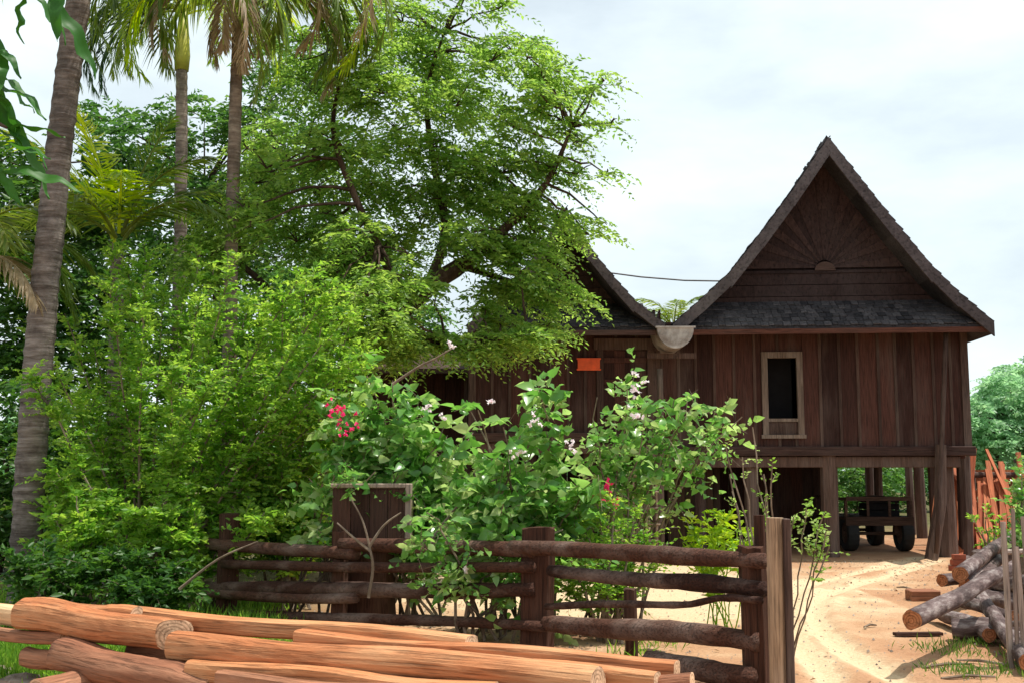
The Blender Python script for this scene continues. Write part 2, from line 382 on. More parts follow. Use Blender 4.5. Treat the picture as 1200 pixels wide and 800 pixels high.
# ------------------------------------------------------------------ GROUND
def hnoise(x, y):
    return (np.sin(x*1.3+2*np.sin(y*.7))*np.cos(y*1.1+1.5*np.sin(x*.9)))*.5+(np.sin(x*4.1+y*2.3)*np.cos(y*3.7-x*1.9))*.25+np.sin(x*9.3+3*np.sin(y*5))*np.cos(y*8.7+2*np.sin(x*6))*.12
def polydist(X, Y, pts):
    d = np.full(X.shape, 1e9)
    for a, b in zip(pts[:-1], pts[1:]):
        ax, ay = a; bx, by = b; vx, vy = bx-ax, by-ay
        t = np.clip(((X-ax)*vx+(Y-ay)*vy)/(vx*vx+vy*vy), 0, 1)
        d = np.minimum(d, np.hypot(X-ax-t*vx, Y-ay-t*vy))
    return d
TR = [[(gnd(x, y).x, gnd(x, y).y) for x, y in l] for l in (
    [(1120,860),(1060,800),(990,760),(955,725),(960,700),(1010,682),(1060,668),(1100,655)],
    [(1010,860),(975,800),(935,750),(925,715),(935,690),(985,674),(1040,663),(1080,652)])]
def make_ground():
    xs = np.concatenate([[-900,-300,-120,-60,-35,-22,-14], np.arange(-9, 9.6, .06), [11,14,20,32,60,130,300,900]])
    ys = np.concatenate([[-60,-20,-6,0,3], np.arange(5, 24, .075), [25,27,30,34,40,50,70,110,200,400,1500]])
    X, Y = np.meshgrid(xs, ys)
    tr = [polydist(X, Y, path2(t)) for t in TR]
    d = np.minimum(*tr)
    fine = (np.abs(X) < 9.6) & (Y > 4) & (Y < 24)
    Z = hnoise(X, Y)*.010 + np.sin(X*23+Y*5)*np.cos(Y*19-X*7)*.004
    Z += -.045*np.exp(-(d/.13)**2) + .020*np.exp(-((d-.24)/.08)**2)
    Z = np.where(fine, Z, 0)
    Z = np.where(Y > 21.0, Z*.2, Z)
    # tone: 1 pale packed sand, 0 red loose earth
    cx = polydist(X, Y, path2([((a[0]+b[0])/2, (a[1]+b[1])/2) for a, b in zip(*TR)]))
    tone = np.exp(-(cx/1.1)**2)*.22 + .50*np.exp(-(d/.15)**2) + hnoise(X*.8+3, Y*.8)*.25 + .12
    tone = np.maximum(tone, .9*np.exp(-(np.hypot((X-1.5)/4.0, (Y-16)/5))**2)+hnoise(X, Y)*.1)
    tone = np.where((X > xpx(1040, 14)) & (Y < 15.5), tone*.55, tone)
    veg = np.clip((-X-1.6)/1.8, 0, 1)*np.clip((Y-8.5)/3, 0, 1)
    veg = np.maximum(veg, np.clip((Y-27)/4, 0, 1)); veg = np.maximum(veg, np.clip((np.abs(X)-10)/3, 0, 1))
    ny, nx = X.shape
    v = np.stack([X, Y, Z], -1).reshape(-1, 3).astype(np.float32)
    i = (np.arange(ny-1)[:, None]*nx+np.arange(nx-1)[None, :]).ravel()
    f = np.stack([i, i+1, i+nx+1, i+nx], 1).astype(np.int32)
    me = bpy.data.meshes.new('ground'); me.vertices.add(len(v)); me.vertices.foreach_set('co', v.ravel())
    me.loops.add(f.size); me.loops.foreach_set('vertex_index', f.ravel()); me.polygons.add(len(f))
    me.polygons.foreach_set('loop_start', np.arange(len(f), dtype=np.int32)*4); me.polygons.foreach_set('loop_total', np.full(len(f), 4, dtype=np.int32))
    for nm, arr in (('tone', tone), ('veg', veg)):
        a = me.attributes.new(nm, 'FLOAT', 'POINT'); a.data.foreach_set('value', arr.ravel().astype(np.float32))
    me.polygons.foreach_set('use_smooth', np.ones(len(f), dtype=bool)); me.update(calc_edges=True)
    m, nt, p = mat('sandy_earth', .95, .1); L = nt.links.new
    a = N(nt, 'ShaderNodeAttribute'); a.attribute_name = 'tone'; g = N(nt, 'ShaderNodeAttribute'); g.attribute_name = 'veg'
    n1, _ = noise(nt, 1.1, (1,1,1), 8, .62); n2, _ = noise(nt, 30, (1,1,1), 5, .7)
    ad = N(nt, 'ShaderNodeMath', operation='MULTIPLY_ADD'); L(n1.outputs[0], ad.inputs[0]); ad.inputs[1].default_value = .9; L(a.outputs['Fac'], ad.inputs[2])
    r = ramp(nt, [(.35, (.30,.140,.075)), (.74, (.42,.245,.14)), (1.0, (.53,.385,.245)), (1.4 if False else 1.0, (.60,.44,.28))], ad.outputs[0])
    r2 = ramp(nt, [(.3, (.68,.66,.62)), (.62, (1.12,1.12,1.12))], n2.outputs[0])
    mu = N(nt, 'ShaderNodeMix', data_type='RGBA', blend_type='MULTIPLY'); mu.inputs['Factor'].default_value = .7; L(r.outputs[0], mu.inputs['A']); L(r2.outputs[0], mu.inputs['B'])
    n3, _ = noise(nt, 5, (1,1,1), 6, .6)
    r3 = ramp(nt, [(.35, (.07,.05,.03)), (.55, (.10,.10,.035)), (.7, (.20,.15,.09))], n3.outputs[0])
    mg = N(nt, 'ShaderNodeMix', data_type='RGBA'); L(g.outputs['Fac'], mg.inputs['Factor']); L(mu.outputs['Result'], mg.inputs['A']); L(r3.outputs[0], mg.inputs['B'])
    L(mg.outputs['Result'], p.inputs['Base Color'])
    ad2 = N(nt, 'ShaderNodeMath', operation='ADD'); L(n2.outputs[0], ad2.inputs[0]); L(n3.outputs[0], ad2.inputs[1])
    bp = N(nt, 'ShaderNodeBump'); bp.inputs['Strength'].default_value = .7; bp.inputs['Distance'].default_value = .02; L(ad2.outputs[0], bp.inputs['Height']); L(bp.outputs[0], p.inputs['Normal'])
    tag(link_mesh('ground', me, None, (0,0,0), [m]), kind='structure')
def path2(pts): return [(q.x, q.y) for q in path([(a, b, 0) for a, b in pts], 6)]
make_ground()

# ------------------------------------------------------------------ HOUSES
YW = 21.3            # front wall plane of both houses
YE = 20.4            # front edge of both roofs
def interp(prof, x):
    for (a, za), (b, zb) in zip(prof[:-1], prof[1:]):
        if a <= x <= b: return za+(zb-za)*(x-a)/(b-a)
    return prof[0][1] if x < prof[0][0] else prof[-1][1]
def house(label, lp, rp, apex, skirt_l, skirt_r, wall_x, wall_top, wall_bot, yback, posts, window=None, fan=True, board=.36, group=None, door=None, scale_b=1.0):
    P = lambda px, py, Y: (at(px, py, Y).x, at(px, py, Y).z)
    x0, x1 = xpx(wall_x[0], YW), xpx(wall_x[1], YW)
    z1, z0 = zpy(wall_top, YW), zpy(wall_bot, YW)
    H_ = thing('wooden_house', label, 'house', ((x0+x1)/2, YW, 0), group)
    left = [P(a, b, YE) for a, b in lp]; right = [P(a, b, YE) for a, b in rp]; ap = P(*apex, YE)
    prof = left+[ap]+right
    # --- roof deck and shingles
    TH = .10
    rf = MB()
    low = [(x, z-.05) for x, z in prof]; low2 = [(x, z-.05-TH*1.6) for x, z in prof]
    for i in range(len(prof)-1):
        rf.prism([low2[i], low2[i+1], low[i+1], low[i]], YE+.02, yback)
    roof = rf.build('roof', M['shingle'], H_)
    sh = MB()
    for seg, sgn in ((left+[ap], 1), ([ap]+right, -1)):
        pts = seg if sgn == 1 else seg[::-1]
        acc = []
        for (a, za), (b, zb) in zip(pts[:-1], pts[1:]):
            n = max(1, round(math.hypot(b-a, zb-za)/.22))
            for k in range(n): acc.append((a+(b-a)*k/n, za+(zb-za)*k/n, (b-a), (zb-za)))
        for (x, z, dx, dz) in acc:
            l = math.hypot(dx, dz); dx /= l; dz /= l
            y = YE-.02
            while y < yback:
                wy = random.uniform(.16, .30); ln = .30+random.uniform(-.02, .04)
                nx, nz = -dz*sgn, dx*sgn
                lift = .022+random.uniform(0, .018)
                jy = random.uniform(-.012,.012) if y > YE else 0
                a0 = (x+nx*lift-dx*.03*random.random(), z+nz*lift); b0 = (x+dx*ln+nx*.004, z+dz*ln+nz*.004)
                sh.add([(a0[0],y+jy,a0[1]),(a0[0],y+wy-.012,a0[1]),(b0[0],y+wy-.012,b0[1]),(b0[0],y+jy,b0[1]),
                        (a0[0]-nx*.02,y+jy,a0[1]-nz*.02),(a0[0]-nx*.02,y+wy-.012,a0[1]-nz*.02),(b0[0]-nx*.02,y+wy-.012,b0[1]-nz*.02),(b0[0]-nx*.02,y+jy,b0[1]-nz*.02)],
                       [(0,1,2,3),(0,4,5,1),(0,3,7,4),(1,5,6,2)])
                y += wy
    sh.build('shingles', M['shingle'], roof)
    # ridge cap
    rc = MB(); rc.beam((ap[0], YE+.03, ap[1]-.005), (ap[0], yback, ap[1]-.005), .12, .05); rc.build('ridge_cap', M['bargeboard'], roof)
    # --- barge boards
    bw = .195*scale_b
    for nm, seg in (('l', left+[ap]), ('r', [ap]+right)):
        bb = MB()
        for i in range(len(seg)-1):
            (a, za), (b, zb) = seg[i], seg[i+1]
            l = math.hypot(b-a, zb-za); dv = bw*l/max(abs(b-a), .01)     # vertical drop for a constant board width
            dv = min(dv, .62*scale_b)
            seg_ = [(a, za-dv), (b, zb-dv), (b, zb), (a, za)]
            bb.prism([(a, za-.0-dv), (b, zb-dv), (b, zb+.01), (a, za+.01)], YE-.065, YE-.012)
        bb.build('bargeboard', M['bargeboard'], roof)
    # --- gable wall (behind the roof edge)
    gz = zpy(skirt_l[1], YW-.05)
    GY = YW-.02
    def under(x): return interp(prof, x)-.12
    gx0 = next((prof[0][0]+k*.02 for k in range(2000) if under(prof[0][0]+k*.02) > gz), x0)
    gx1 = next((prof[-1][0]-k*.02 for k in range(2000) if under(prof[-1][0]-k*.02) > gz), x1)
    g = MB(); cx = ap[0]
    hb = .23; nb = 3 if fan else 30
    z = gz-.35; k = 0
    while z < ap[1]-.3 and k < nb+1:
        zt = z+hb
        xa = next((gx0-.4+j*.02 for j in range(2000) if under(gx0-.4+j*.02) > zt), None)
        xb = next((gx1+.4-j*.02 for j in range(2000) if under(gx1+.4-j*.02) > zt), None)
        xl = next((gx0-.4+j*.02 for j in range(2000) if under(gx0-.4+j*.02) > z), None)
        xr = next((gx1+.4-j*.02 for j in range(2000) if under(gx1+.4-j*.02) > z), None)
        if xa is None or xb is None or xb-xa < .05: break
        g.prism([(xl, z+.006), (xr, z+.006), (xb, zt-.006), (xa, zt-.006)], GY-.02-random.uniform(0,.012), GY+.03)
        z = zt; k += 1
    fz = z
    if fan:
        # ledge between level boards and sunburst
        
        c = (cx+.02, fz+.10)
        # outline of the triangle above fz
        xs_l = next((prof[0][0]+j*.01 for j in range(3000) if under(prof[0][0]+j*.01) > fz), x0)
        xs_r = next((prof[-1][0]-j*.01 for j in range(3000) if under(prof[-1][0]-j*.01) > fz), x1)
        g.box(xs_l+.12, xs_r-.12, GY-.06, GY+.03, fz-.005, fz+.05)
        def hit(th):
            r = .05
            while r < 6:
                x = c[0]+math.cos(th)*r; zz = c[1]+math.sin(th)*r
                if zz > under(x) or x < xs_l or x > xs_r: return (x, zz)
                r += .01
            return (c[0]+math.cos(th)*6, c[1]+math.sin(th)*6)
        nw = 21; r0 = .16
        edges = [math.pi*(i/nw) for i in range(nw+1)]
        for i in range(nw):
            a, b = edges[i]+.0015, edges[i+1]-.0015
            pts = [(c[0]+math.cos(a)*r0, c[1]+math.sin(a)*r0), hit(a), hit((a+b)/2), hit(b), (c[0]+math.cos(b)*r0, c[1]+math.sin(b)*r0)]
            g.prism(pts, GY-(.02 if i % 2 else .032), GY+.03, rnd=(.15 if i % 2 else .55)+random.uniform(0, .45))
        hd = MB(); hp = [(c[0]+math.cos(math.pi*i/12)*.2, c[1]-.06+math.sin(math.pi*i/12)*.17) for i in range(13)]
        hd.prism(hp, GY-.09, GY-.03)
        bk = MB(); bk.prism([(xs_l, fz+.05), (xs_r, fz+.05), (ap[0], ap[1]-.25)], GY+.032, GY+.05, rnd=0); 
        g.prism([(xs_l, fz), (xs_r, fz), (ap[0], ap[1]-.2)], GY+.035, GY+.05, rnd=0)
        g.prism([(gx0-.1, gz-.3), (gx1+.1, gz-.3), (xs_r, fz-.003), (xs_l, fz-.003)], GY+.035, GY+.05, rnd=0)
    gable = g.build('gable', M['gable'], H_)
    if fan: hd.build('half_round_boss', M['beamh'], gable)
    # --- skirt roof with small shingles
    sk = MB()
    sx0, sx1 = P(*skirt_l, YW-.05)[0], P(*skirt_r, YW-.05)[0]
    ex0, ex1 = left[0][0]+.02, right[-1][0]-.02
    zt, zb = zpy(skirt_l[1], YW-.05), min(left[0][1], right[-1][1])-.02
    y_t, y_b = YW-.05, YE+.05
    sk.add([(ex0,y_b,zb),(ex1,y_b,zb),(sx1,y_t,zt),(sx0,y_t,zt),(ex0,y_b,zb-.05),(ex1,y_b,zb-.05),(sx1,y_t,zt-.05),(sx0,y_t,zt-.05)], MB.BF, rnd=.2)
    rows = 6
    for i in range(rows):
        t = i/rows; y = y_b+(y_t-y_b)*t; z = zb+(zt-zb)*t; xa = ex0+(sx0-ex0)*t; xb = ex1+(sx1-ex1)*t
        x = xa-.02*random.random(); 
        while x < xb:
            ww = random.uniform(.10, .17); lf = random.uniform(.015, .035); dl = random.uniform(-.03, .03)
            dy, dz = (y_t-y_b)/rows, (zt-zb)/rows
            x_ = min(x+ww-.012, xb)
            sk.add([(x,y-.02+dl*.4,z+lf+dl*.2),(x_,y-.02+dl*.4,z+lf+dl*.2),(x_,y+dy*1.2,z+dz*1.2+.01),(x,y+dy*1.2,z+dz*1.2+.01),
                    (x,y-.02,z+lf-.02),(x_,y-.02,z+lf-.02)], [(0,1,2,3),(4,5,1,0),(0,3,4),(1,5,2)])
            x += ww
    skirt = sk.build('skirt_roof', M['shingle'], roof)
    fa = MB(); fa.box(ex0+.02, ex1-.02, YE+.02, YE+.05, zb-.15, zb-.052, rnd=.9); fa.build('fascia', M['fascia'] if fan else M['beamh'], roof)
    # --- walls
    wl = MB(); bt = MB()
    def boards(xa, xb, za, zb_, Yp, flip=1):
        x = xa
        while x < xb-.02:
            ww = min(board*random.uniform(.85, 1.12), xb-x)
            if xb-(x+ww) < .12: ww = xb-x
            wl.box(x+.004, x+ww-.004, Yp, Yp+.03, za-random.uniform(0,.02), zb_)
            if x > xa+.01: bt.box(x-.027, x+.027, Yp-.022, Yp-.001, za, zb_)
            x += ww
    zt_ = z1+.12
    if window:
        wx0, wx1 = xpx(window[0], YW), xpx(window[1], YW); wz1, wz0 = zpy(window[2], YW), zpy(window[3], YW)
        boards(x0, wx0, z0, zt_, YW); boards(wx1, x1, z0, zt_, YW)
        boards(wx0, wx1, wz1, zt_, YW); 
        if wz0 > z0+.05: boards(wx0, wx1, z0, wz0, YW)
    elif door:
        wx0, wx1 = xpx(door[0], YW), xpx(door[1], YW); wz1 = zpy(door[2], YW); wz0 = z0
        boards(x0, wx0, z0, zt_, YW); boards(wx1, x1, z0, zt_, YW); boards(wx0, wx1, wz1, zt_, YW)
    wall = wl.build('wall', M['wall'], H_)
    bt.build('battens', M['batten'], wall)
    sw = MB()
    for xx in (x0, x1-.04):
        y = YW+.035
        while y < yback-.3:
            sw.box(xx, xx+.04, y, y+.34, z0, zt_+.3); y += .345
    sw.box(x0, x1, yback-.35, yback-.31, z0, zt_+.3)
    sw.build('side_wall', M['wall'], H_)
    fl = MB(); y = YW+.04
    while y < yback-.4: fl.box(x0+.03, x1-.03, y, y+.24, z0-.06, z0-.02); y += .25
    fl.build('floor', M['wall'], H_)
    ce = MB(); ce.box(x0+.05, x1-.05, YW+.05, yback-.4, zt_+.02, zt_+.06); ce.build('ceiling', M['wall'], H_)
    if window:
        F = MB(); fw = .115
        wd = MB(); wd.box(wx0+fw, wx1-fw, YW+.6, YW+.62, wz0, wz1); 
        F.box(wx0, wx0+fw, YW-.05, YW+.06, wz0, wz1); F.box(wx1-fw, wx1, YW-.05, YW+.06, wz0, wz1)
        F.box(wx0+fw+.002, wx1-fw-.002, YW-.048, YW+.06, wz1-fw, wz1)
        sill = zpy(490, YW)
        F.box(wx0+fw+.002, wx1-fw-.002, YW-.048, YW+.06, sill-.06, sill)
        F.box(wx0-.03, wx1+.03, YW-.07, YW+.05, wz0-.07, wz0)
        win = thing_child('window', H_)
        F.build('frame', M['frame'], win)
        Q = MB(); Q.box(wx0+fw+.004, wx1-fw-.004, YW-.02, YW+.03, wz0+.002, sill-.062); Q.build('sill_panel', M['batten'], win)
        wd.build('dark_room_sheet', M['near_black'], win)  # added sheet standing in for the unlit room, its darkness in the colour
    if door:
        F = MB(); fw = .13
        F.box(wx0, wx0+fw, YW-.06, YW+.06, z0, wz1+.0); F.box(wx1-fw, wx1, YW-.06, YW+.06, z0, wz1)
        F.box(wx0-.05, wx1+.05, YW-.065, YW+.06, wz1+.002, wz1+.22)
        D_ = thing_child('door', H_)
        F.build('frame', M['batten'], D_)
        Q = MB(); n = 4; ww = (wx1-wx0-2*fw-.01)/n
        for i in range(n): Q.box(wx0+fw+.005+i*ww, wx0+fw+.001+(i+1)*ww, YW-.0, YW+.03, z0, wz1-.004)
        for zz in (z0+.25, z0+1.0, wz1-.2): Q.box(wx0+fw+.01, wx1-fw-.01, YW-.03, YW-.002, zz-.05, zz+.05)
        Q.build('door_leaf', M['wall'], D_)
    # corner boards
    for xx in (x0, x1):
        cb = MB(); cb.box(xx-.07, xx+.07, YW-.035, YW+.10, z0-.02, zt_); cb.build('corner_board', M['batten'], wall)
    # --- sill beam, floor beam, joists
    bm_ = MB(); bm_.box(x0-.12, x1+.12, YW-.10, YW+.08, z0-.16, z0+.02); bm_.build('sill_beam', M['beamh'], H_, bevel=.012)
    b2 = MB(); b2.box(x0+.1, x1-.15, YW-.0, YW+.16, z0-.38, z0-.17); b2.build('floor_beam', M['post'], H_, bevel=.012)
    js = MB(); x = x0+.5
    while x < x1: js.box(x-.05, x+.05, YW+.18, yback-.4, z0-.21, z0-.065); x += .75
    js.build('joists', M['wall'], H_)
    for (px, Yp, wpx, tall) in posts:
        xp = xpx(px, Yp); r = wpx/2*Yp/FPX
        p = MB(); lean = random.uniform(-.02, .02)
        p.tube([(xp+lean, Yp, -.1), (xp, Yp, z0*.5), (xp-lean*.5, Yp, z0-.16)], [r*1.04, r, r*.97], 8, jit=.03)
        p.build('post', M['post'], H_)
    return H_
def thing_child(name, parent):
    """a part that is itself a group of sub-parts: built as its frame mesh by the caller"""
    o = bpy.data.objects.new(name, None); COL.objects.link(o); o.parent = parent; WO[o] = WO[parent]; return o

houseA = house('large dark wooden stilt house with a sunburst gable, square dark window and open ground floor',
    [(795,379),(828,350),(862,318),(900,270),(935,222)], [(1011,211),(1050,262),(1092,314),(1122,345),(1162,380)], (975,163),
    (828,354), (1122,354), (776,1130), 386, 524, 29.5,
    [(820,21.5,14,1),(880,21.5,16,1),(970,21.4,20,1),(1100,21.6,22,1),(1120,21.9,16,1),
     (1072,25.0,13,1),(1008,25.2,10,1),(940,25.0,14,1),(1046,27.5,12,1),(1030,29,9,1),(985,29,10,1),(1090,29,11,1),(880,28.8,12,1),(800,28.8,12,1),(1112,25.5,9,1)],
    window=(896,944,412,509))
houseB = house('smaller dark wooden stilt house half hidden by the feathery tree, with an orange board',
    [(548,382),(575,360),(600,336),(630,298)], [(690,290),(718,325),(742,352),(779,381)], (662,246),
    (575,357), (750,357), (553,771), 388, 508, 27.0,
    [(562,21.5,15,1),(622,21.6,14,1),(690,21.5,16,1),(766,21.5,10,1),(580,25.5,12,1),(650,25.5,12,1),(740,25.5,12,1)],
    door=(700,768,410), fan=False, scale_b=.8)
houseA.rotation_euler.z = rad(-5)
# dark partition walls below house A (store room)
t = thing('storage_partition', 'rough upright boards closing off a store below the large house', 'partition', (xpx(800, 22.2), 22.2, 0))
mb = MB(); x = xpx(782, 22.2)
while x < xpx(842, 22.2):
    ww = random.uniform(.12, .26); mb.box(x, x+ww-.01, 22.15+random.uniform(0,.05), 22.22, 0, zpy(545, 22.2)+random.uniform(-.02,.05)); x += ww
mb.build('boards', M['under'], t)
t = thing('back_partition', 'dark red board wall standing deep under the large house', 'partition', (xpx(870, 25.6), 25.6, 0))
mb = MB(); x = xpx(770, 25.6)
while x < xpx(972, 25.6):
    ww = random.uniform(.2, .34); mb.box(x, x+ww-.008, 25.6, 25.64, 0, 2.15); x += ww
mb.build('boards', M['wall'], t)
t = thing('back_partition', 'dark board wall under the smaller house behind its front posts', 'partition', (xpx(620, 25.9), 25.9, 0))
mb = MB(); x = xpx(556, 25.9)
while x < xpx(706, 25.9):
    ww = random.uniform(.2, .34); mb.box(x, x+ww-.008, 25.9, 25.94, 0, 2.3); x += ww
mb.build('boards', M['wall'], t)
# lower shaded annex left of house B
t = thing('shaded_annex', 'low dark wooden annex in deep shade behind the leaning tree trunk', 'annex', (xpx(490, 24), 24, 0))
mb = MB(); x = xpx(405, 24)
while x < xpx(556, 24):
    ww = random.uniform(.25, .36); mb.box(x, x+ww-.008, 24, 24.04, .1, 3.95); x += ww
mb.box(xpx(405,24), xpx(556,24), 24.045, 24.07, .1, 3.95)
mb.build('wall', M['wall'], t)
mb = MB()
xa, xb = xpx(395, 23.5), xpx(560, 23.5)
mb.add([(xa,22.9,3.75),(xb,22.9,3.75),(xb,25.0,4.4),(xa,25.0,4.4),(xa,22.9,3.65),(xb,22.9,3.65),(xb,25.0,4.3),(xa,25.0,4.3)], MB.BF)
mb.build('roof', M['cart'], t)
for px in (412, 480, 548):
    mb = MB(); mb.tube([(xpx(px,23.6),23.6,-.1),(xpx(px,23.6),23.6,3.85)], .09, 8); mb.build('post', M['post'], t)
# orange board
t = MB(); a = at(677,420,YW-.06); b = at(703,433,YW-.06)
t.box(a.x, b.x, YW-.075, YW-.045, b.z, a.z); t.box(a.x-.02, b.x+.02, YW-.082, YW-.076, a.z-.02, a.z+.012); t.box(a.x-.02, b.x+.02, YW-.082, YW-.076, b.z-.012, b.z+.02)
tag(t.build('wall_board', M['orange'], None, origin=(a.x, YW-.05, b.z)), 'small bright orange board fixed beside the door of the smaller house', 'board')
# valley gutter between the roofs
g = MB(); a = at(770,384,20.3); b = at(813,384,20.3); cx = (a.x+b.x)/2; r = (b.x-a.x)/2; n = 14
ring = [(cx+r*math.cos(math.pi+math.pi*i/n), a.z+r*1.12*math.sin(math.pi+math.pi*i/n)) for i in range(n+1)]
inner = [(cx+(r-.012)*math.cos(math.pi+math.pi*i/n), a.z+(r-.012)*1.12*math.sin(math.pi+math.pi*i/n)) for i in range(n+1)]
gt = thing('valley_gutter', 'half-round pale metal gutter hung between the two house roofs', 'gutter', (cx, 20.3, a.z-r))
for i in range(n):
    g.prism([ring[i], ring[i+1], inner[i+1], inner[i]], 20.31, 28.5)
g.build('trough', M['galv'], gt)
g = MB(); g.prism(ring, 20.29, 20.308); g.box(a.x-.03, b.x+.03, 20.27, 20.31, a.z-.004, a.z+.03); g.build('end_cap', M['galv'], gt)
g = MB(); g.box(xpx(760,20.9), xpx(818,20.9), 20.85, 20.95, a.z-r*1.15-.12, a.z-r*1.15-.02); g.build('bracket', M['post'], gt)
# infill wall between the houses is house A's; thin poles / downpipes
def pole(px0, py0, px1, py1, Y, r, name, label, cat, m):
    p = MB(); a = at(px0, py0, Y); b = at(px1, py1, Y)
    p.tube(bez(a, b, (.02,0,0), 6, .01), lerp(r, r*.9, 7), 8)
    return tag(p.build(name, m, None, smooth=True, origin=(b.x, Y, b.z)), label, cat)
pole(773,432,776,648,20.6,.055,'pole','thin pale pole standing below the half-round gutter','pole',M['frame'])
pole(1109,383,1097,648,20.55,.045,'downpipe','thin slanting downpipe at the far corner of the large house','pipe',M['batten'])
# corner post in front (double)
p = MB(); a = at(1092, 652, 20.9); p.tube([(a.x-.02,20.9,-.05),(xpx(1100,20.9),20.9,1.0),(xpx(1104,20.9),20.9,2.12)], [.13,.115,.10], 8, jit=.05)
tag(p.build('prop_post', M['post'], None, origin=(a.x,20.9,0)), 'leaning weathered prop post at the corner of the large house', 'post')
# cable
p = MB(); a = at(700,318,24); b = at(870,330,24)
p.tube([a, a.lerp(b,.3)+Vector((0,0,-.06)), a.lerp(b,.6)+Vector((0,0,-.07)), b], .018, 5)
tag(p.build('power_cable', M['cable'], None, origin=a), 'thin grey cable strung between the two steep roofs', 'cable')
p = MB(); a = at(1010,272,30); b = at(1100,285,30)
# verandah ledge under house B door
t = thing('landing', 'small wooden landing below the door of the smaller house', 'landing', (xpx(738,20.8),20.8,0))
mb = MB(); x = xpx(702,20.8)
for i in range(6): mb.box(x+i*.19, x+i*.19+.18, 20.35, 21.15, 2.05, 2.09)
mb.build('deck', M['frame'], t)
mb = MB(); mb.box(xpx(702,20.8), xpx(702,20.8)+1.14, 20.33, 20.38, 1.9, 2.045); mb.build('edge_beam', M['post'], t)
for dx in (.05, 1.08):
    mb = MB(); mb.tube([(xpx(702,20.8)+dx,20.45,-.05),(xpx(702,20.8)+dx,20.45,1.9)], .05, 7); mb.build('post', M['post'], t)
# wire lattice
t = thing('lattice_fence', 'open grid of dark sticks with green leaves behind, between the two houses', 'lattice', (xpx(735,20.0),20,0))
for px in (712, 728, 742, 757, 769):
    mb = MB(); mb.tube([(xpx(px,20),20,0),(xpx(px,20),20,zpy(552,20))], .022, 5); mb.build('upright', M['twig'], t)
for py in (556, 575, 594, 613, 632):
    mb = MB(); mb.tube([at(706,py,19.97),at(774,py+1,19.97)], .016, 5); mb.build('crossbar', M['twig'], t)

# ------------------------------------------------------------------ CART under house A
def cart():
    Y0 = 22.6
    t = thing('farm_cart', 'dark four-wheeled farm cart parked in the shade under the large house', 'cart', (xpx(1025,Y0),Y0,0))
    xl, xr = xpx(990,Y0), xpx(1066,Y0); zd = zpy(606,Y0)
    d = MB()
    for i in range(9): d.box(xl+(xr-xl)*i/9+.005, xl+(xr-xl)*(i+1)/9-.005, Y0, Y0+2.4, zd-.05, zd)
    d.box(xl-.03, xr+.03, Y0-.06, Y0-.001, zd-.16, zd+.02); d.box(xl+.2, xl+.28, Y0+.01, Y0+2.6, zd-.17, zd-.055); d.box(xr-.28, xr-.2, Y0+.01, Y0+2.6, zd-.17, zd-.055)
    d.build('deck', M['cart'], t, bevel=.006)
    r = MB(); r.box(xl, xr, Y0-.02, Y0+.03, zd+.34, zd+.42)
    for k in range(4): xx = xl+(xr-xl)*k/3; r.box(xx-.025, xx+.025, Y0-.015, Y0+.02, zd+.022, zd+.338)
    r.build('front_rail', M['cart'], t)
    r = MB(); r.box(xl, xl+.04, Y0+.05, Y0+2.4, zd+.34, zd+.40); r.box(xr-.04, xr, Y0+.05, Y0+2.4, zd+.34, zd+.40)
    for xx in (xl, xr-.04):
        for k in range(4): r.box(xx, xx+.04, Y0+.1+k*.7, Y0+.15+k*.7, zd+.002, zd+.339)
    r.build('side_rails', M['cart'], t)
    q = MB(); q.box(xr-.75, xr-.15, Y0+.4, Y0+1.1, zd+.01, zd+.42); 
    for px, yy, rr in ((997,Y0+.25,.36),(1061,Y0+.25,.36),(1016,Y0+2.0,.34),(1060,Y0+2.0,.34)):
        c = Vector((xpx(px,Y0), yy, rr)); wv = MB(); n = 20
        w_ = .22
        ring = []
        for (dx, r_) in ((-w_/2,rr*.62),(-w_/2,rr*.95),(-w_*.3,rr),(w_*.3,rr),(w_/2,rr*.95),(w_/2,rr*.62)):
            ring.append([(c.x+dx, c.y+math.cos(2*math.pi*k/n)*r_, c.z+math.sin(2*math.pi*k/n)*r_) for k in range(n)])
        vs = [v for g_ in ring for v in g_]; fs = []
        for a_ in range(len(ring)):
            b_ = (a_+1) % len(ring)
            for k in range(n): fs.append((a_*n+k, a_*n+(k+1)%n, b_*n+(k+1)%n, b_*n+k))
        wv.add(vs, fs); wh = wv.build('wheel', M['tyre'], t)
        hb = MB(); hb.tube([(c.x-.09,c.y,c.z),(c.x+.09,c.y,c.z)], rr*.6, 14); hb.tube([(c.x-.13,c.y,c.z),(c.x+.13,c.y,c.z)], .07, 10); hb.build('rim', M['cart'], wh)
    for yy, rr in ((Y0+.25,.36),(Y0+2.0,.34)):
        ax = MB(); ax.tube([(xl+.1,yy,rr),(xr-.1,yy,rr)], .035, 8); ax.box(xl+.2, xl+.28, yy-.05, yy+.05, rr, zd-.172); ax.box(xr-.28, xr-.2, yy-.05, yy+.05, rr, zd-.172)
        ax.build('axle', M['cart'], t)
    g = thing('storage_crate', 'dark slatted crate loaded on the deck of the farm cart', 'crate', (xr-.45, Y0+.4, zd+.004))
    q = MB(); x0_, x1_, y0_, y1_ = xr-.75, xr-.12, Y0+.35, Y0+1.0
    for k in range(3):
        za = zd+.01+k*.14
        q.box(x0_, x1_, y0_, y0_+.02, za, za+.12); q.box(x0_, x1_, y1_-.02, y1_, za, za+.12)
        q.box(x0_, x0_+.02, y0_+.022, y1_-.022, za, za+.12); q.box(x1_-.02, x1_, y0_+.022, y1_-.022, za, za+.12)
    q.box(x0_+.03, x1_-.03, y0_+.03, y1_-.03, zd+.01, zd+.03)
    q.build('slats', M['near_black'], g)
cart()

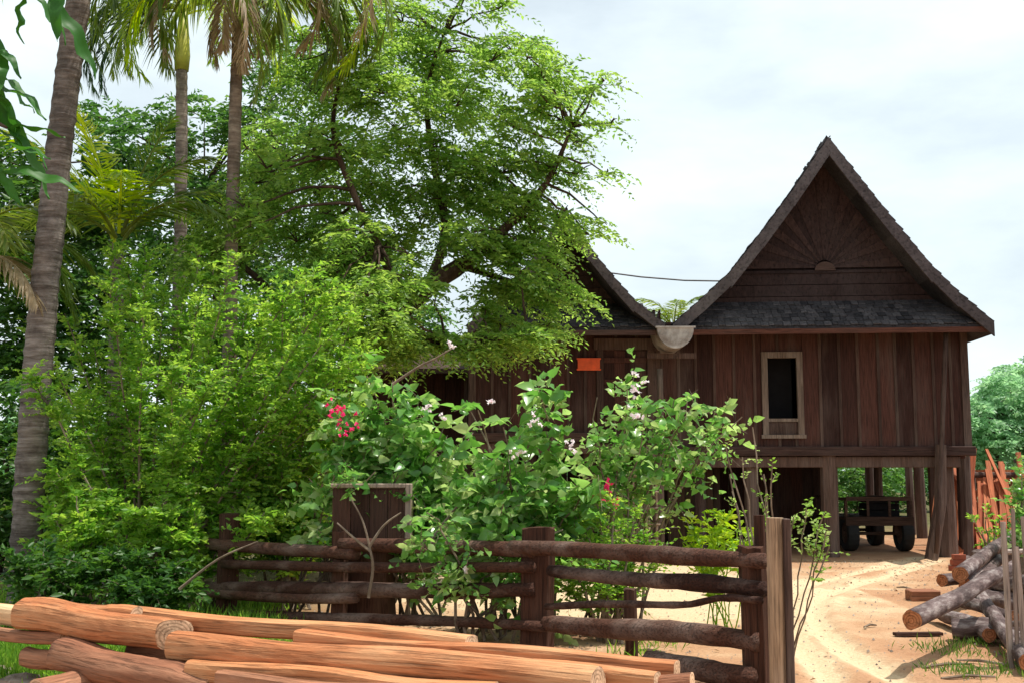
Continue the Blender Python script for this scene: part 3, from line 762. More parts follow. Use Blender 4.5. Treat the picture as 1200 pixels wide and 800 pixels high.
# ------------------------------------------------------------------ leaning red planks
rail = MB(); ra = at(1122,556,22.9); rb = at(1215,556,22.9)
rt = thing('plank_rack', 'pole rack holding up the leaning orange-red planks', 'rack', ((ra.x+rb.x)/2, 22.9, 0))
rail.tube([ra, rb], .06, 8); rail.build('crossbar', M['post'], rt)
for px in (1128, 1208):
    m_ = MB(); m_.tube([(xpx(px,22.95),22.95,-.05),(xpx(px,22.95),22.95,ra.z+.15)], .06, 8); m_.build('post', M['post'], rt)
for i in range(52):
    px = (random.uniform(1112, 1208) if i > 12 else random.uniform(1108, 1150)) if i > 3 else (1086, 1091, 1108, 1118)[i]
    dx = ((px-1152)*-.45+random.gauss(0, 9)+(random.choice((-30,30)) if random.random()<.12 else 0)) if i > 3 else (14, 10, -6, 6)[i]
    Yb = 21.7+random.uniform(-.25,.35); Yt = 22.75+random.uniform(-.1,.25)
    if i <= 3: Yb, Yt = 22.6+i*.1, 23.3
    top = at(px+dx, random.uniform(524, 590) if i > 3 else 560, Yt); bot = Vector((xpx(px, Yb), Yb, .02))
    m_ = MB(); m_.beam((0,0,0), (0,0,1), random.uniform(.07,.16), .03)
    d = top-bot; L_ = d.length
    me_ = MB(); ww = random.uniform(.05,.12)
    me_.box(-ww/2, ww/2, -.016, .016, 0, L_, rnd=random.random())
    o = me_.build('leaning_plank', M['red_plank'], None)
    q = d.to_track_quat('Z', 'Y'); o.rotation_mode = 'QUATERNION'; o.rotation_quaternion = q; o.location = bot
    tag(o, 'fresh orange-red sawn plank leaning upright in the bundle beside the large house', 'plank', 'red planks leaning beside the large house')
# plank stack behind: horizontal ends
for r_ in range(2):
    for c_ in range(4):
        m_ = MB(); x = xpx(1172, 24.5)+c_*.20; z = 1.35+r_*.17
        m_.box(x, x+.17, 24.4+random.uniform(-.1,.1), 27, z, z+.13)
        tag(m_.build('stacked_beam', M['red_plank'], None, origin=(x,24.4,z)), 'orange-red squared beam lying end-on in the stack beyond the leaning planks', 'beam', 'stacked red beams beyond the leaning planks')
st = thing('beam_trestle', 'low wooden trestle under the stacked orange-red beams', 'trestle', (xpx(1185,25.5),25.5,0))
for yy in (24.9, 26.5):
    m_ = MB(); xa = xpx(1168,24.5); m_.box(xa, xa+1.1, yy-.07, yy+.07, 1.2, 1.348); m_.build('crossbeam', M['post'], st)
    for dx in (.1,1.0): m_ = MB(); m_.tube([(xa+dx,yy,-.05),(xa+dx,yy,1.2)], .07, 7); m_.build('leg', M['post'], st)

# ------------------------------------------------------------------ LOGS
def log(name, label, cat, p0, p1, r0, r1=None, side='timber', cut='cut', sq=0.0, group=None, bow=0.0, flat_h=1.0, rough=.05, n=18, segs=26, bevel_end=0, roll=0, cr=None):
    """a log or hewn timber from p0 to p1; sq 0 round .. 1 square"""
    r1 = r1 or r0; k_ = .88 if name == 'timber' else 1; r0 *= k_; r1 *= k_; p0 = Vector(p0); p1 = Vector(p1); d = p1-p0; L_ = d.length
    vs = []; ph = [random.uniform(0, 6.28) for _ in range(6)]
    for i in range(segs+1):
        t = i/segs; r = r0+(r1-r0)*t
        cy = bow*math.sin(math.pi*t)+.02*math.sin(t*7+ph[0])*r0*4; cz = .012*math.sin(t*9+ph[1])
        for j in range(n):
            a = 2*math.pi*j/n+roll; ca, sa = math.cos(a-roll), math.sin(a-roll)
            k = 1/max(abs(ca), abs(sa))
            rr = r*((1-sq)+sq*min(k, 1.22))
            rr *= 1+rough*(.6*math.sin(3*a+ph[2]+t*2)+.5*math.sin(5*a+ph[3]+t*5)+.5*math.sin(t*17+ph[4]+a))+random.uniform(-.3,.3)*rough
            x = t*L_
            if bevel_end and i == segs: x += bevel_end*ca*r
            y_, z_ = math.cos(a)*rr, math.sin(a)*rr*flat_h
            vs.append((x, y_+cy, z_+cz))
    fs = []; mi = []
    for i in range(segs):
        for j in range(n): fs.append((i*n+j, i*n+(j+1)%n, (i+1)*n+(j+1)%n, (i+1)*n+j)); mi.append(0)
    fs.append(tuple(range(n-1,-1,-1))); mi.append(1); fs.append(tuple(segs*n+j for j in range(n))); mi.append(1)
    mb = MB(); mb.add(vs, fs, rnd=random.random() if cr is None else cr); mb.m = mi
    o = mb.build(name, [M[side], M[cut]], None)
    me = o.data; me.polygons.foreach_set('use_smooth', np.array([len(p.vertices) < 5 and sq < .2 for p in me.polygons]))
    x = d.normalized(); up = Vector((0,0,1)); y = up.cross(x).normalized(); z = x.cross(y)
    R = Matrix((x, y, z)).transposed(); o.rotation_mode = 'QUATERNION'; o.rotation_quaternion = R.to_quaternion(); o.location = p0
    return tag(o, label, cat, group)
def YL(px): return 6.512/(1+.000435*(px-600))
def L(px, py, off=0.0): return at(px, py, YL(px)+off)
GL = 'timbers piled in front of the rail fence'
log('timber', 'long pale flat beam along the back edge of the timber pile', 'timber', L(126,719,.32), L(553,754,.30), .085, .085, 'timber', sq=.9, group=GL, flat_h=.8, cr=.95, rough=.02)
log('timber', 'long red-edged beam running to the pointed end of the timber pile', 'timber', L(350,748,.10), L(793,781,.28), .075, .065, 'timber', sq=.9, group=GL, flat_h=.8, cr=.5, rough=.02)
log('timber', 'thick reddish log at the top of the pile ending in a pale slanted cut', 'timber', L(27,718,-.02), L(202,745,.0), 0.132, 0.120, 'timber', sq=.5, group=GL, bevel_end=.8, cr=.35)
log('timber', 'narrow hewn strip lying against the top reddish log', 'timber', L(30,708,.16), L(160,722,.14), .07, .07, 'timber', sq=.5, group=GL, cr=.8)
log('timber', 'long smooth orange log along the middle front of the pile', 'timber', L(205,758,-.10), L(700,799,-.14), 0.116, 0.104, 'timber', sq=.2, group=GL, bow=.05, cr=.45, rough=.035)
log('timber', 'thin split beam wedged between the long orange log and the red-edged beam', 'timber', L(450,772,.05), L(770,796,.08), .075, .06, 'timber', sq=.6, group=GL, cr=.7)
log('timber', 'short brown stub at the near end of the timber pile', 'timber', L(560,806,.0), L(812,800,.16), .075, .06, 'timber_b', sq=.4, group=GL, cr=.4)
log('timber', 'thick brown barked log in the lower row with a rounded end', 'timber', L(72,768,-.22), L(252,808,-.25), 0.139, 0.131, 'timber_b', sq=.15, group=GL, cr=.3, rough=.07)
log('timber', 'short pinkish stub sticking out under the brown barked log', 'timber', L(32,768,-.05), L(150,785,-.05), .085, .085, 'timber_b', sq=.1, group=GL, cr=.8)
log('timber', 'pale square beam end entering below the top reddish log', 'timber', L(-140,705,.12), L(80,730,.12), .085, .085, 'timber_pale', sq=.9, group=GL, cr=.9)
log('timber', 'brown rail lying under the pale square beam', 'timber', L(-140,728,-.05), L(76,748,-.05), .055, .055, 'timber_b', sq=.6, group=GL, cr=.7)
log('timber', 'split lower timber with a notched pale top below the long orange log', 'timber', L(225,782,-.24), L(580,815,-.26), .075, .075, 'timber', sq=.8, group=GL, cr=.85)
log('timber', 'square lower timber with a light end beside the notched one', 'timber', L(262,799,-.34), L(640,835,-.36), .085, .085, 'timber_b', sq=.9, group=GL, cr=.9)
log('timber', 'bottom supporting log mostly hidden inside the timber pile', 'timber', L(120,800,.10), L(700,860,.12), .16, .15, 'timber_b', sq=.1, group=GL)
log('timber', 'back bottom log propping up the long pale flat beam', 'timber', L(160,765,.42), L(600,810,.42), .15, .15, 'timber_b', sq=.1, group=GL)
# cross bearers on the ground
for px, lab in ((130,'rough cross bearer under the far end of the timber pile'), (620,'rough cross bearer under the near end of the timber pile')):
    c = at(px, 800, YL(px)); log('bearer', lab, 'log', (c.x-.35,c.y-.45,.12), (c.x+.3,c.y+.6,.12), .12, .12, 'timber_b')
# bark chips and stones at lower left
for i in range(9):
    px = random.uniform(-20, 90); py = random.uniform(770, 815); c = gnd(px, py); s = random.uniform(.06,.16)
    mb = MB(); bmv = []
    for a_ in range(5):
        for b_ in range(8):
            th = math.pi*(a_+.5)/5; ph = 2*math.pi*b_/8; q = s*(1+random.uniform(-.25,.25))
            bmv.append((c.x+q*math.sin(th)*math.cos(ph)*1.3, c.y+q*math.sin(th)*math.sin(ph), .03+q*.55*math.cos(th)))
    fs = [(a_*8+b_, a_*8+(b_+1)%8, (a_+1)*8+(b_+1)%8, (a_+1)*8+b_)[::-1] for a_ in range(4) for b_ in range(8)]+[tuple(range(8)), tuple(range(39,31,-1))]
    mb.add(bmv, fs); tag(mb.build('stone', M['rock'], None, origin=(c.x,c.y,0)), 'rough brown stone on the ground at the end of the timber pile', 'stone', 'stones by the timber pile')
# grey log heap at right
GG = 'grey logs heaped inside the picket fence'
def g3(px, py, z):   # point at height z seen at px, py
    x = (px-600)/FPX; y = (400-py)/FPX; dy = CP-SP*y; dz = SP+CP*y; t_ = (z-EYE)/dz
    return Vector((x*t_, dy*t_, z))
def glog(a, za, b, zb, r, lab, cut='cut_red', **k):
    a = (a[0]+6, a[1]); b = (b[0]+8, b[1])
    log('grey_log', lab, 'log', g3(*a, za), g3(*b, zb), r*.76, r*.66, 'greylog', cut, group=GG, rough=.09, bow=random.uniform(-.06,.06), **k)
glog((1062,727),.42,(1180,662),.62,.105,'grey log on top of the heap with an orange cut end towards the drive')
glog((1098,680),.30,(1160,668),.34,.10,'short pale grey log poking out behind the top log')
glog((1120,672),.45,(1205,600),.75,.12,'purple-grey log rising steeply at the back of the heap')
glog((1125,684),.30,(1165,655),.40,.10,'small crooked grey log wedged below the steep log')
glog((1138,690),.30,(1195,775),.12,.10,'mottled pale log pointing down towards the pickets')
glog((1090,715),.12,(1152,742),.12,.10,'dark grey log lying flat at the foot of the heap')
glog((1110,735),.12,(1205,738),.14,.13,'thick shadowed log at the bottom of the heap with a reddish end')
glog((1150,700),.14,(1230,720),.2,.15,'grey log at the bottom of the heap behind the pickets')
glog((1150,680),.30,(1240,690),.45,.15,'grey log filling the middle of the heap')
glog((1140,650),.15,(1240,660),.30,.16,'grey log at the back bottom of the heap')
glog((1170,650),.5,(1250,640),.62,.14,'grey log laid across the back of the heap')
glog((1115,700),.22,(1180,722),.22,.09,'thin grey log jammed beneath the top log')
glog((1160,735),.10,(1215,765),.10,.09,'small mottled log lying at the foot of the pickets')
glog((1155,625),.2,(1215,585),.85,.10,'dark slender log rising at the very back of the heap')
glog((1128,655),.12,(1150,700),.12,.08,'short dark billet at the back edge of the heap')
# block and plank by the drive
c = gnd(1082, 703); mb = MB(); mb.box(c.x-.19, c.x+.19, c.y-.1, c.y+.12, .0, .13); mb.box(c.x-.12, c.x+.2, c.y+.13, c.y+.3, .0, .12)
tag(mb.build('timber_block', M['timber_b'], None, origin=(c.x,c.y,0), bevel=.01), 'short squared wood block on the sand beside the log heap', 'wood block')
c = gnd(1072, 746); mb = MB(); mb.beam((c.x-.2,c.y,.03),(c.x+.28,c.y+.04,.03),.09,.03)
tag(mb.build('wood_strip', M['fence'], None, origin=(c.x,c.y,0)), 'thin dark wood strip lying flat on the red earth', 'wood strip')
c = gnd(1120, 668); mb = MB()
for k in range(3): mb.box(c.x-.1+k*.03, c.x+.12+k*.02, c.y-.06, c.y+.06, k*.09, k*.09+.085)
tag(mb.build('brick_pile', M['brick'], None, origin=(c.x,c.y,0), bevel=.006), 'little stack of red bricks at the house corner', 'bricks')

for k_, (px, py, an, ln) in enumerate([(1110,782,.3,.5),(1150,778,2.6,.4),(1135,796,.1,.45),(1020,735,.6,.2),(1060,690,2.2,.25),(700,745,.4,.4),(760,765,2.9,.3)]):
    c = gnd(px, py); mb = MB(); d_ = Vector((math.cos(an), math.sin(an), 0))*ln/2
    mb.tube([c-d_+Vector((0,0,.015)), c+Vector((0,.02,.03)), c+d_+Vector((0,0,.02))], [.012,.014,.008], 5, jit=.1)
    tag(mb.build('fallen_stick', M['twig'], None, origin=c), ['dry stick lying beside the grass tufts','bent dry stick near the foot of the stick fence','dry stick at the near edge of the red earth','tiny stick on the pale drive','small stick on the sand before the log heap','dry stick behind the right end of the rail fence','short stick on the ground under the lowest fence rail'][k_], 'stick')
# ------------------------------------------------------------------ FENCE
ft = thing('rail_fence', 'rustic log rail fence with thick posts across the yard front', 'fence', gnd(640, 760))
FP = [(883,8.35),(625,10.45),(418,11.75),(270,12.9),(180,13.7)]
def Yf(px):
    for (a, ya), (b, yb) in zip(FP[:-1], FP[1:]):
        if b <= px <= a:
            # straight line in plan
            A = Vector((xpx(a, ya), ya)); Bq = Vector((xpx(b, yb), yb)); k = (px-600)/FPX/ (CP)
            lo, hi = 0., 1.
            for _ in range(30):
                m_ = (lo+hi)/2; q = A.lerp(Bq, m_)
                if xpx(px, q.y) < q.x: lo = m_
                else: hi = m_
            return A.lerp(Bq, (lo+hi)/2).y
    return FP[0][1] if px > FP[0][0] else FP[-1][1]
def rail_(pts, hpx, off=-.12, jit=.14, nm='rail', m='fence'):
    q = [at(x, y, Yf(x)+off) for x, y in pts]; q = path(q, 6); mb = MB()
    if not hasattr(hpx, '__len__'): hpx = [hpx]*len(pts)
    rr = []
    for i, p in enumerate(q):
        k = i/(len(q)-1)*(len(hpx)-1); a = int(min(k, len(hpx)-2)); h = hpx[a]+(hpx[a+1]-hpx[a])*(k-a)
        rr.append(h*.43*p.y/FPX*(1+random.uniform(-.06,.06)))
    mb.tube(q, rr, 9, jit=jit*.5); return mb.build(nm, M[m], ft, smooth=True)
rail_([(896,657),(800,651),(700,645),(600,640)], [20,24,22,18])
rail_([(896,690),(820,682),(740,678),(645,668)], [22,24,20,16])
rail_([(893,703),(845,700),(800,708),(720,707),(640,710)], [10,10,9,10,9], off=-.2)
rail_([(890,752),(800,740),(700,735),(640,730)], [26,28,26,20], off=-.05)
rail_([(880,793),(825,785),(760,772)], [28,30,24])
rail_([(625,644),(520,640),(400,637)], [20,20,18])
rail_([(625,664),(520,664),(400,664),(262,660)], [15,14,14,12], off=-.18)
rail_([(625,690),(520,692),(400,690),(240,688)], [20,21,20,18])
rail_([(640,734),(520,727),(400,724),(200,716)], [14,15,14,12], off=-.1)
rail_([(418,648),(330,643),(210,634)], [18,18,15])
rail_([(418,700),(330,700),(190,690)], [14,14,12], off=-.2)
def fpost(px, pyt, Y, wpx, thick=.16, m='fencev', nm='post', lean=0):
    a = at(px+lean, pyt, Y); b = Vector((xpx(px, Y), Y, -.1)); r = wpx/2*Y/FPX
    mb = MB(); vs = []; n = 8; segs = 6
    for i in range(segs+1):
        t_ = i/segs; c = b.lerp(a, t_)
        for j in range(12):
            an = 2*math.pi*j/12; ca, sa = math.cos(an), math.sin(an); k = 1/max(abs(ca), abs(sa)); k = min(k, 1.18)
            vs.append((c.x+ca*k*r*(1+random.uniform(-.05,.05)), c.y+sa*k*thick/2, c.z+(random.uniform(-.015,.015) if i == segs else 0)))
    fs = [(i*12+j, i*12+(j+1)%12, (i+1)*12+(j+1)%12, (i+1)*12+j) for i in range(segs) for j in range(12)]+[tuple(range(11,-1,-1)), tuple(segs*12+j for j in range(12))]
    mb.add(vs, fs); return mb.build(nm, M[m], ft)
fpost(628, 618, 10.45, 38, .2, lean=3)
fpost(880, 640, 8.40, 26, .2)
fpost(400, 622, 11.9, 18, .16)
fpost(270, 602, 12.9, 22, .18)
fpost(205, 630, 13.5, 18, .16)
fpost(738, 690, 9.9, 14, .1)
# gate posts
gp = thing('gate_post', 'tall pale barkless pole with a narrow board at the end of the rail fence', 'post', (xpx(906,8.1),8.1,0))
mb = MB(); a = at(908,606,8.1)
mb.tube([(xpx(905,8.1),8.1,-.1),(xpx(906,8.1),8.1,.7),(a.x,8.1,a.z)], [.062,.065,.062], 12, jit=.03); mb.build('pole', M['pale_post'], gp)
mb = MB(); mb.box(xpx(915,8.05), xpx(923,8.05), 8.0, 8.12, -.1, zpy(607,8.05)); mb.build('side_board', M['post'], gp, bevel=.006)
mb = MB(); mb.tube([(xpx(891,8.45),8.5,-.1),(xpx(890,8.45),8.5,zpy(603,8.5))], [.05,.045], 9, jit=.05)
tag(mb.build('slim_post', M['fencev'], None, origin=(xpx(891,8.45),8.5,0)), 'slim dark post standing just behind the pale gate pole', 'post')
# picket fence right
pf = thing('picket_fence', 'rough grey stick fence beside the log heap', 'fence', (xpx(1180,9.3),9.3,0))
for i, px in enumerate([1173,1181,1189,1198,1212,1223,1234,1246,1258,1270]):
    Yp = 9.5+.0*i-(i*.02); mb = MB(); top = zpy(random.uniform(588, 612), Yp); 
    if i in (2,4): top = zpy(640, Yp)
    r = random.uniform(.018,.03); lx = random.uniform(-.03,.03)
    mb.tube([(xpx(px,Yp),Yp,-.05),(xpx(px,Yp)+lx*.3,Yp+random.uniform(-.01,.01),top*.5),(xpx(px,Yp)+lx,Yp,top)], [r,r*.95,r*.85], 7, jit=.06); mb.build('picket', M['picket'], pf)
for z in (.35, .95):
    mb = MB(); mb.tube([(xpx(1170,9.56),9.56,z),(xpx(1275,9.56),9.5,z+.03)], .025, 7, jit=.05); mb.build('rail', M['picket'], pf)

# ------------------------------------------------------------------ WOOD BOX ON POST
bt_ = thing('wooden_box', 'square dark wooden box with a pale rim set on a thick stump behind the fence', 'box', (xpx(435,11.95),12.5,0))
a = at(390,566,11.95); b = at(482,640,11.95)
mb = MB(); x = a.x
while x < b.x-.07: ww = min(.2, b.x-.07-x); mb.box(x, x+ww-.006, 11.95, 11.98, b.z, a.z-.05); x += ww
mb.box(a.x, a.x+.03, 11.985, 12.6, b.z, a.z-.05); mb.box(a.x, b.x-.06, 12.6, 12.63, b.z, a.z-.05)
mb.build('body', M['box_wood'], bt_)
mb = MB(); mb.box(b.x-.068, b.x, 11.91, 12.63, b.z-.02, a.z); mb.box(a.x-.02, b.x-.07, 11.91, 12.63, a.z-.048, a.z); mb.build('rim', M['rim'], bt_, bevel=.008)
mb = MB(); mb.tube([(xpx(432,12.3),12.3,-.1),(xpx(432,12.3),12.3,.6),(xpx(434,12.3),12.3,b.z)], [.34,.29,.30], 12, jit=.06); mb.build('stump', M['box_wood'], bt_)

# ------------------------------------------------------------------ PALMS
def frond(parent, p, az, el, Ln, droop, m, n=46, ll=.55, hang=.5, name='frond', tiplen=.35, vee=.35, wid=.035):
    p = Vector(p); h = Vector((math.sin(az), math.cos(az), 0)); pts = []; tg = []
    q = p.copy(); e = el; st = 14
    for i in range(st+1):
        d = h*math.cos(e)+Vector((0,0,math.sin(e))); pts.append(q.copy()); tg.append(d.copy()); q += d*(Ln/st); e -= droop/st*(1+.6*i/st)
    mb = MB(); mb.tube(pts, lerp(.028, .004, len(pts)), 5, cap=False, rnd=.9)
    LV = Leaves(); v = np.array(mb.v); 
    C = []; D = []; NR = []; LL = []
    side = h.cross(Vector((0,0,1)))
    for k in range(n):
        t_ = .12+.88*(k+.5)/n; f = t_*st; i = min(int(f), st-1); c = pts[i].lerp(pts[i+1], f-i); tt = tg[i]
        u = side.cross(tt).normalized()
        if u.z < 0: u = -u
        for s in (1, -1):
            dd = side*s*(.85-.25*t_)+tt*(.55+.4*t_)+u*vee-Vector((0,0,hang*random.uniform(.6,1.3)))+Vector((random.gauss(0,.07),random.gauss(0,.07),random.gauss(0,.07)))
            C.append(c); D.append(dd); NR.append(u+side*s*.4+Vector((random.gauss(0,.2),)*3)); LL.append(ll*(math.sin(math.pi*min(1,.18+t_*.82))**.6*.85+.18)*random.uniform(.85,1.1))
    g = leaf_geo(np.array(C), np.array(D), np.array(NR), np.array(LL), wid, RNG.random(len(C))*.6+random.random()*.4, big=True, curl=.22, fold=.1)
    # rachis quads to triangles
    tri = np.array([[f[0],f[1],f[2]] for f in mb.f]+[[f[0],f[2],f[3]] for f in mb.f]); LV.add((v, tri, np.full(len(tri), .95))); LV.add(g)
    return LV.build(name, M[m], parent)
def palm(label, base, top, r0, r1, fr, bend=(0,0,0), barkm='palmbark', shaft=None, group=None, name='coconut_palm', skirt=0, up=.15):
    t = thing(name, label, 'palm', base, group); b = Vector(base); b.z = -.15
    mb = MB(); c = bez(b, top, bend, 44, .006); n = len(c); rs = []
    for i in range(n): rs.append((r0+(r1-r0)*i/(n-1))*(1+.25*math.exp(-i*.9)))
    # ringed trunk
    q = []; rr = []
    for i in range(n-1):
        for k in range(3):
            q.append(c[i].lerp(c[i+1], k/3)); rr.append((rs[i]+(rs[i+1]-rs[i])*k/3)*(1.055 if k == 0 else (.975 if k == 2 else 1.0))*random.uniform(.985,1.015))
    mb.tube(q+[c[-1]], rr+[rs[-1]], 14, jit=.02); mb.build('trunk', M[barkm], t, smooth=True)
    if shaft:
        mb = MB(); T = Vector(top); mb.tube([T-Vector((0,0,.1)), T+Vector((0,0,.25)), T+Vector((0,0,up+.15))], [r1*1.25, r1*1.45, r1*.7], 10); mb.build('crown_shaft', M[shaft], t, smooth=True)
    T = Vector(top)
    for (az, el, Ln, dr, m, ll) in fr:
        frond(t, T+Vector((math.sin(rad(az))*r1*.6, math.cos(rad(az))*r1*.6, up+.2*random.random())), rad(az), rad(el), Ln, rad(dr), m, ll=ll)
    return t
# near palm, big trunk at left
b1 = gnd(28, 712); t1 = at(103, -75, b1.y-.3)
palm('tall near coconut palm with a thick ringed grey trunk leaning inward', b1, t1, .185, .142,
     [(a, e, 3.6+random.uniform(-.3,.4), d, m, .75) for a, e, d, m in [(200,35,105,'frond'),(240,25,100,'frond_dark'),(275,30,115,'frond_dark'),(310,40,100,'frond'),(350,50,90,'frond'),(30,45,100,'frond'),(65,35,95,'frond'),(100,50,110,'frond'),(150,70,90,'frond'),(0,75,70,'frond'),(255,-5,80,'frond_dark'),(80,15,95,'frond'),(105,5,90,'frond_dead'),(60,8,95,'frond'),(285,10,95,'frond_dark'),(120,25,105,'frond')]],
     bend=(-.25,0,-.1))
# second palm (mid, with yellow crown shaft)
b2 = gnd(205, 640); t2 = at(213, 78, 23.0); b2 = Vector((xpx(203,23),23,0))
palm('slim coconut palm with a yellow-green leaf base at the trunk top', b2, t2, .15, .12,
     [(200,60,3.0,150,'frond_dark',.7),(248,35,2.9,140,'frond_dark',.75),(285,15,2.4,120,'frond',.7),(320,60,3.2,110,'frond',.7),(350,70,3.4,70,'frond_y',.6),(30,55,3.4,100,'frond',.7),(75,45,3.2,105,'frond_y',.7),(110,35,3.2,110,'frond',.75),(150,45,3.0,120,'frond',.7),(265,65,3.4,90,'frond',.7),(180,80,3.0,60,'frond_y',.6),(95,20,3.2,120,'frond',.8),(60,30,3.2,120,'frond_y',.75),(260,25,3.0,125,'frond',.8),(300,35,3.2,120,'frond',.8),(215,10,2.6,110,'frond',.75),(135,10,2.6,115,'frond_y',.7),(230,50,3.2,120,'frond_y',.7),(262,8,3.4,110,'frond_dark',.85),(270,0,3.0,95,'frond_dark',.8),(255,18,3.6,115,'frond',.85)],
     bend=(.12,0,0), barkm='palmbark2', shaft='crown_shaft', up=1.15)
t3 = at(281, -8, 15.5); b3 = Vector((xpx(272,15.5),15.5,0))
palm('slim coconut palm with dry tan fronds hanging under its crown', b3, t3, .105, .085,
     [(60,25,2.56,120,'frond',.75),(85,38,2.88,125,'frond',.8),(105,20,2.40,140,'frond_dead',.6),(120,30,2.64,110,'frond',.75),(160,35,2.24,130,'frond_dead',.6),(200,40,2.40,120,'frond',.75),(240,30,2.40,110,'frond',.8),(270,35,2.64,105,'frond',.75),(300,55,2.40,100,'frond',.7),(10,60,2.40,90,'frond',.7),(45,70,2.56,70,'frond_y',.6),(190,-50,1.52,40,'frond_dead',.5),(120,-55,1.44,35,'frond_dead',.5),(250,-60,1.36,35,'frond_dead',.5),(150,-70,1.52,20,'frond_dead',.45),(80,5,2.64,110,'frond_dead',.7),(95,20,2.72,135,'frond',.8),(70,10,2.40,120,'frond',.8),(290,10,2.24,110,'frond',.8),(255,5,2.08,110,'frond_dead',.7),(140,10,2.08,120,'frond',.8),(220,15,2.24,120,'frond',.8),(92,42,3.7,150,'frond',.75),(100,30,3.5,150,'frond_y',.7),(84,25,3.3,145,'frond',.75),(110,48,3.6,150,'frond_dead',.7),(265,42,3.3,140,'frond',.8),(278,28,3.0,140,'frond_y',.7)],
     bend=(-.1,0,0), barkm='palmbark2')
# young bright palm
b4 = Vector((xpx(135,15.5),15.5,0)); t4 = at(138, 300, 15.5)
palm('young palm with upright bright yellow-green fronds', b4, t4, .12, .09,
     [(285,80,2.3,18,'frond_y',.62),(250,66,2.2,40,'frond_y',.6),(90,80,1.9,20,'frond',.55),(90,74,1.8,60,'frond',.55),(60,60,2.0,60,'frond',.55),(300,55,2.1,80,'frond',.6),(250,40,2.0,90,'frond',.6),(110,42,2.1,80,'frond',.6),(200,50,1.8,90,'frond',.55),(160,60,1.8,80,'frond_y',.5),(20,60,2.0,70,'frond',.5)], name='young_palm')
b5 = Vector((xpx(-70,13.8),13.8,0)); t5 = at(-60, 330, 13.8)
palm('small palm at the edge of the grove with pale drooping fronds', b5, t5, .12, .10,
     [(95,38,1.9,95,'frond',.6),(75,20,1.8,80,'frond',.6),(115,15,1.8,70,'frond_dead',.6),(100,60,2.0,90,'frond',.6),(60,50,2.0,90,'frond',.6),(130,45,1.8,90,'frond',.6),(90,-5,1.5,60,'frond',.5)], name='young_palm')
# far palm tip seen between the roofs
b6 = Vector((xpx(790,36),36,0)); t6 = at(790, 392, 36)
palm('far palm whose frond tips show between the two roofs', b6, t6, .15, .12,
     [(a, e, 2.0, 90, 'frond', .5) for a, e in [(0,60),(60,55),(120,50),(180,60),(240,50),(300,55),(90,80),(270,78)]], name='coconut_palm')

# ------------------------------------------------------------------ MAIN TREE (feathery)
YT = 17.0
base = Vector((xpx(398,YT), YT, 0))
A_ = lambda px, py, dy=0: at(px, py, YT+dy)
limbs = [([base-Vector((0,0,.2)), A_(402,560), A_(408,450), A_(440,395), A_(490,345), A_(540,312)], .30, .13),
         ([A_(540,312), A_(590,270,-.3), A_(640,215,-.5), A_(670,150,-.7)], .11, .02),
         ([A_(500,340), A_(522,270,.3), A_(508,190,.5), A_(500,110,.4), A_(520,40,.2)], .09, .02),
         ([A_(415,440), A_(452,350,.5), A_(432,300,.8), A_(395,260,.8), A_(350,200,.9)], .08, .02),
         ([A_(470,370), A_(455,315,-.6), A_(420,240,-.8), A_(390,150,-.8), (A_(410,60,-.6))], .09, .02),
         ([A_(408,455), A_(350,400,.2), A_(310,335,.1), A_(255,290,.2)], .12, .03),
         ([A_(440,400), A_(520,405,-.5), A_(600,395,-.8), A_(660,400,-.9)], .07, .015),
         ([A_(540,312), A_(600,330,.4), A_(655,345,.2)], .06, .015)]
bl = []
def blobrow(spec):
    for s in spec: bl.append(B(*s[:3], *s[3:-1], n=s[-1]))
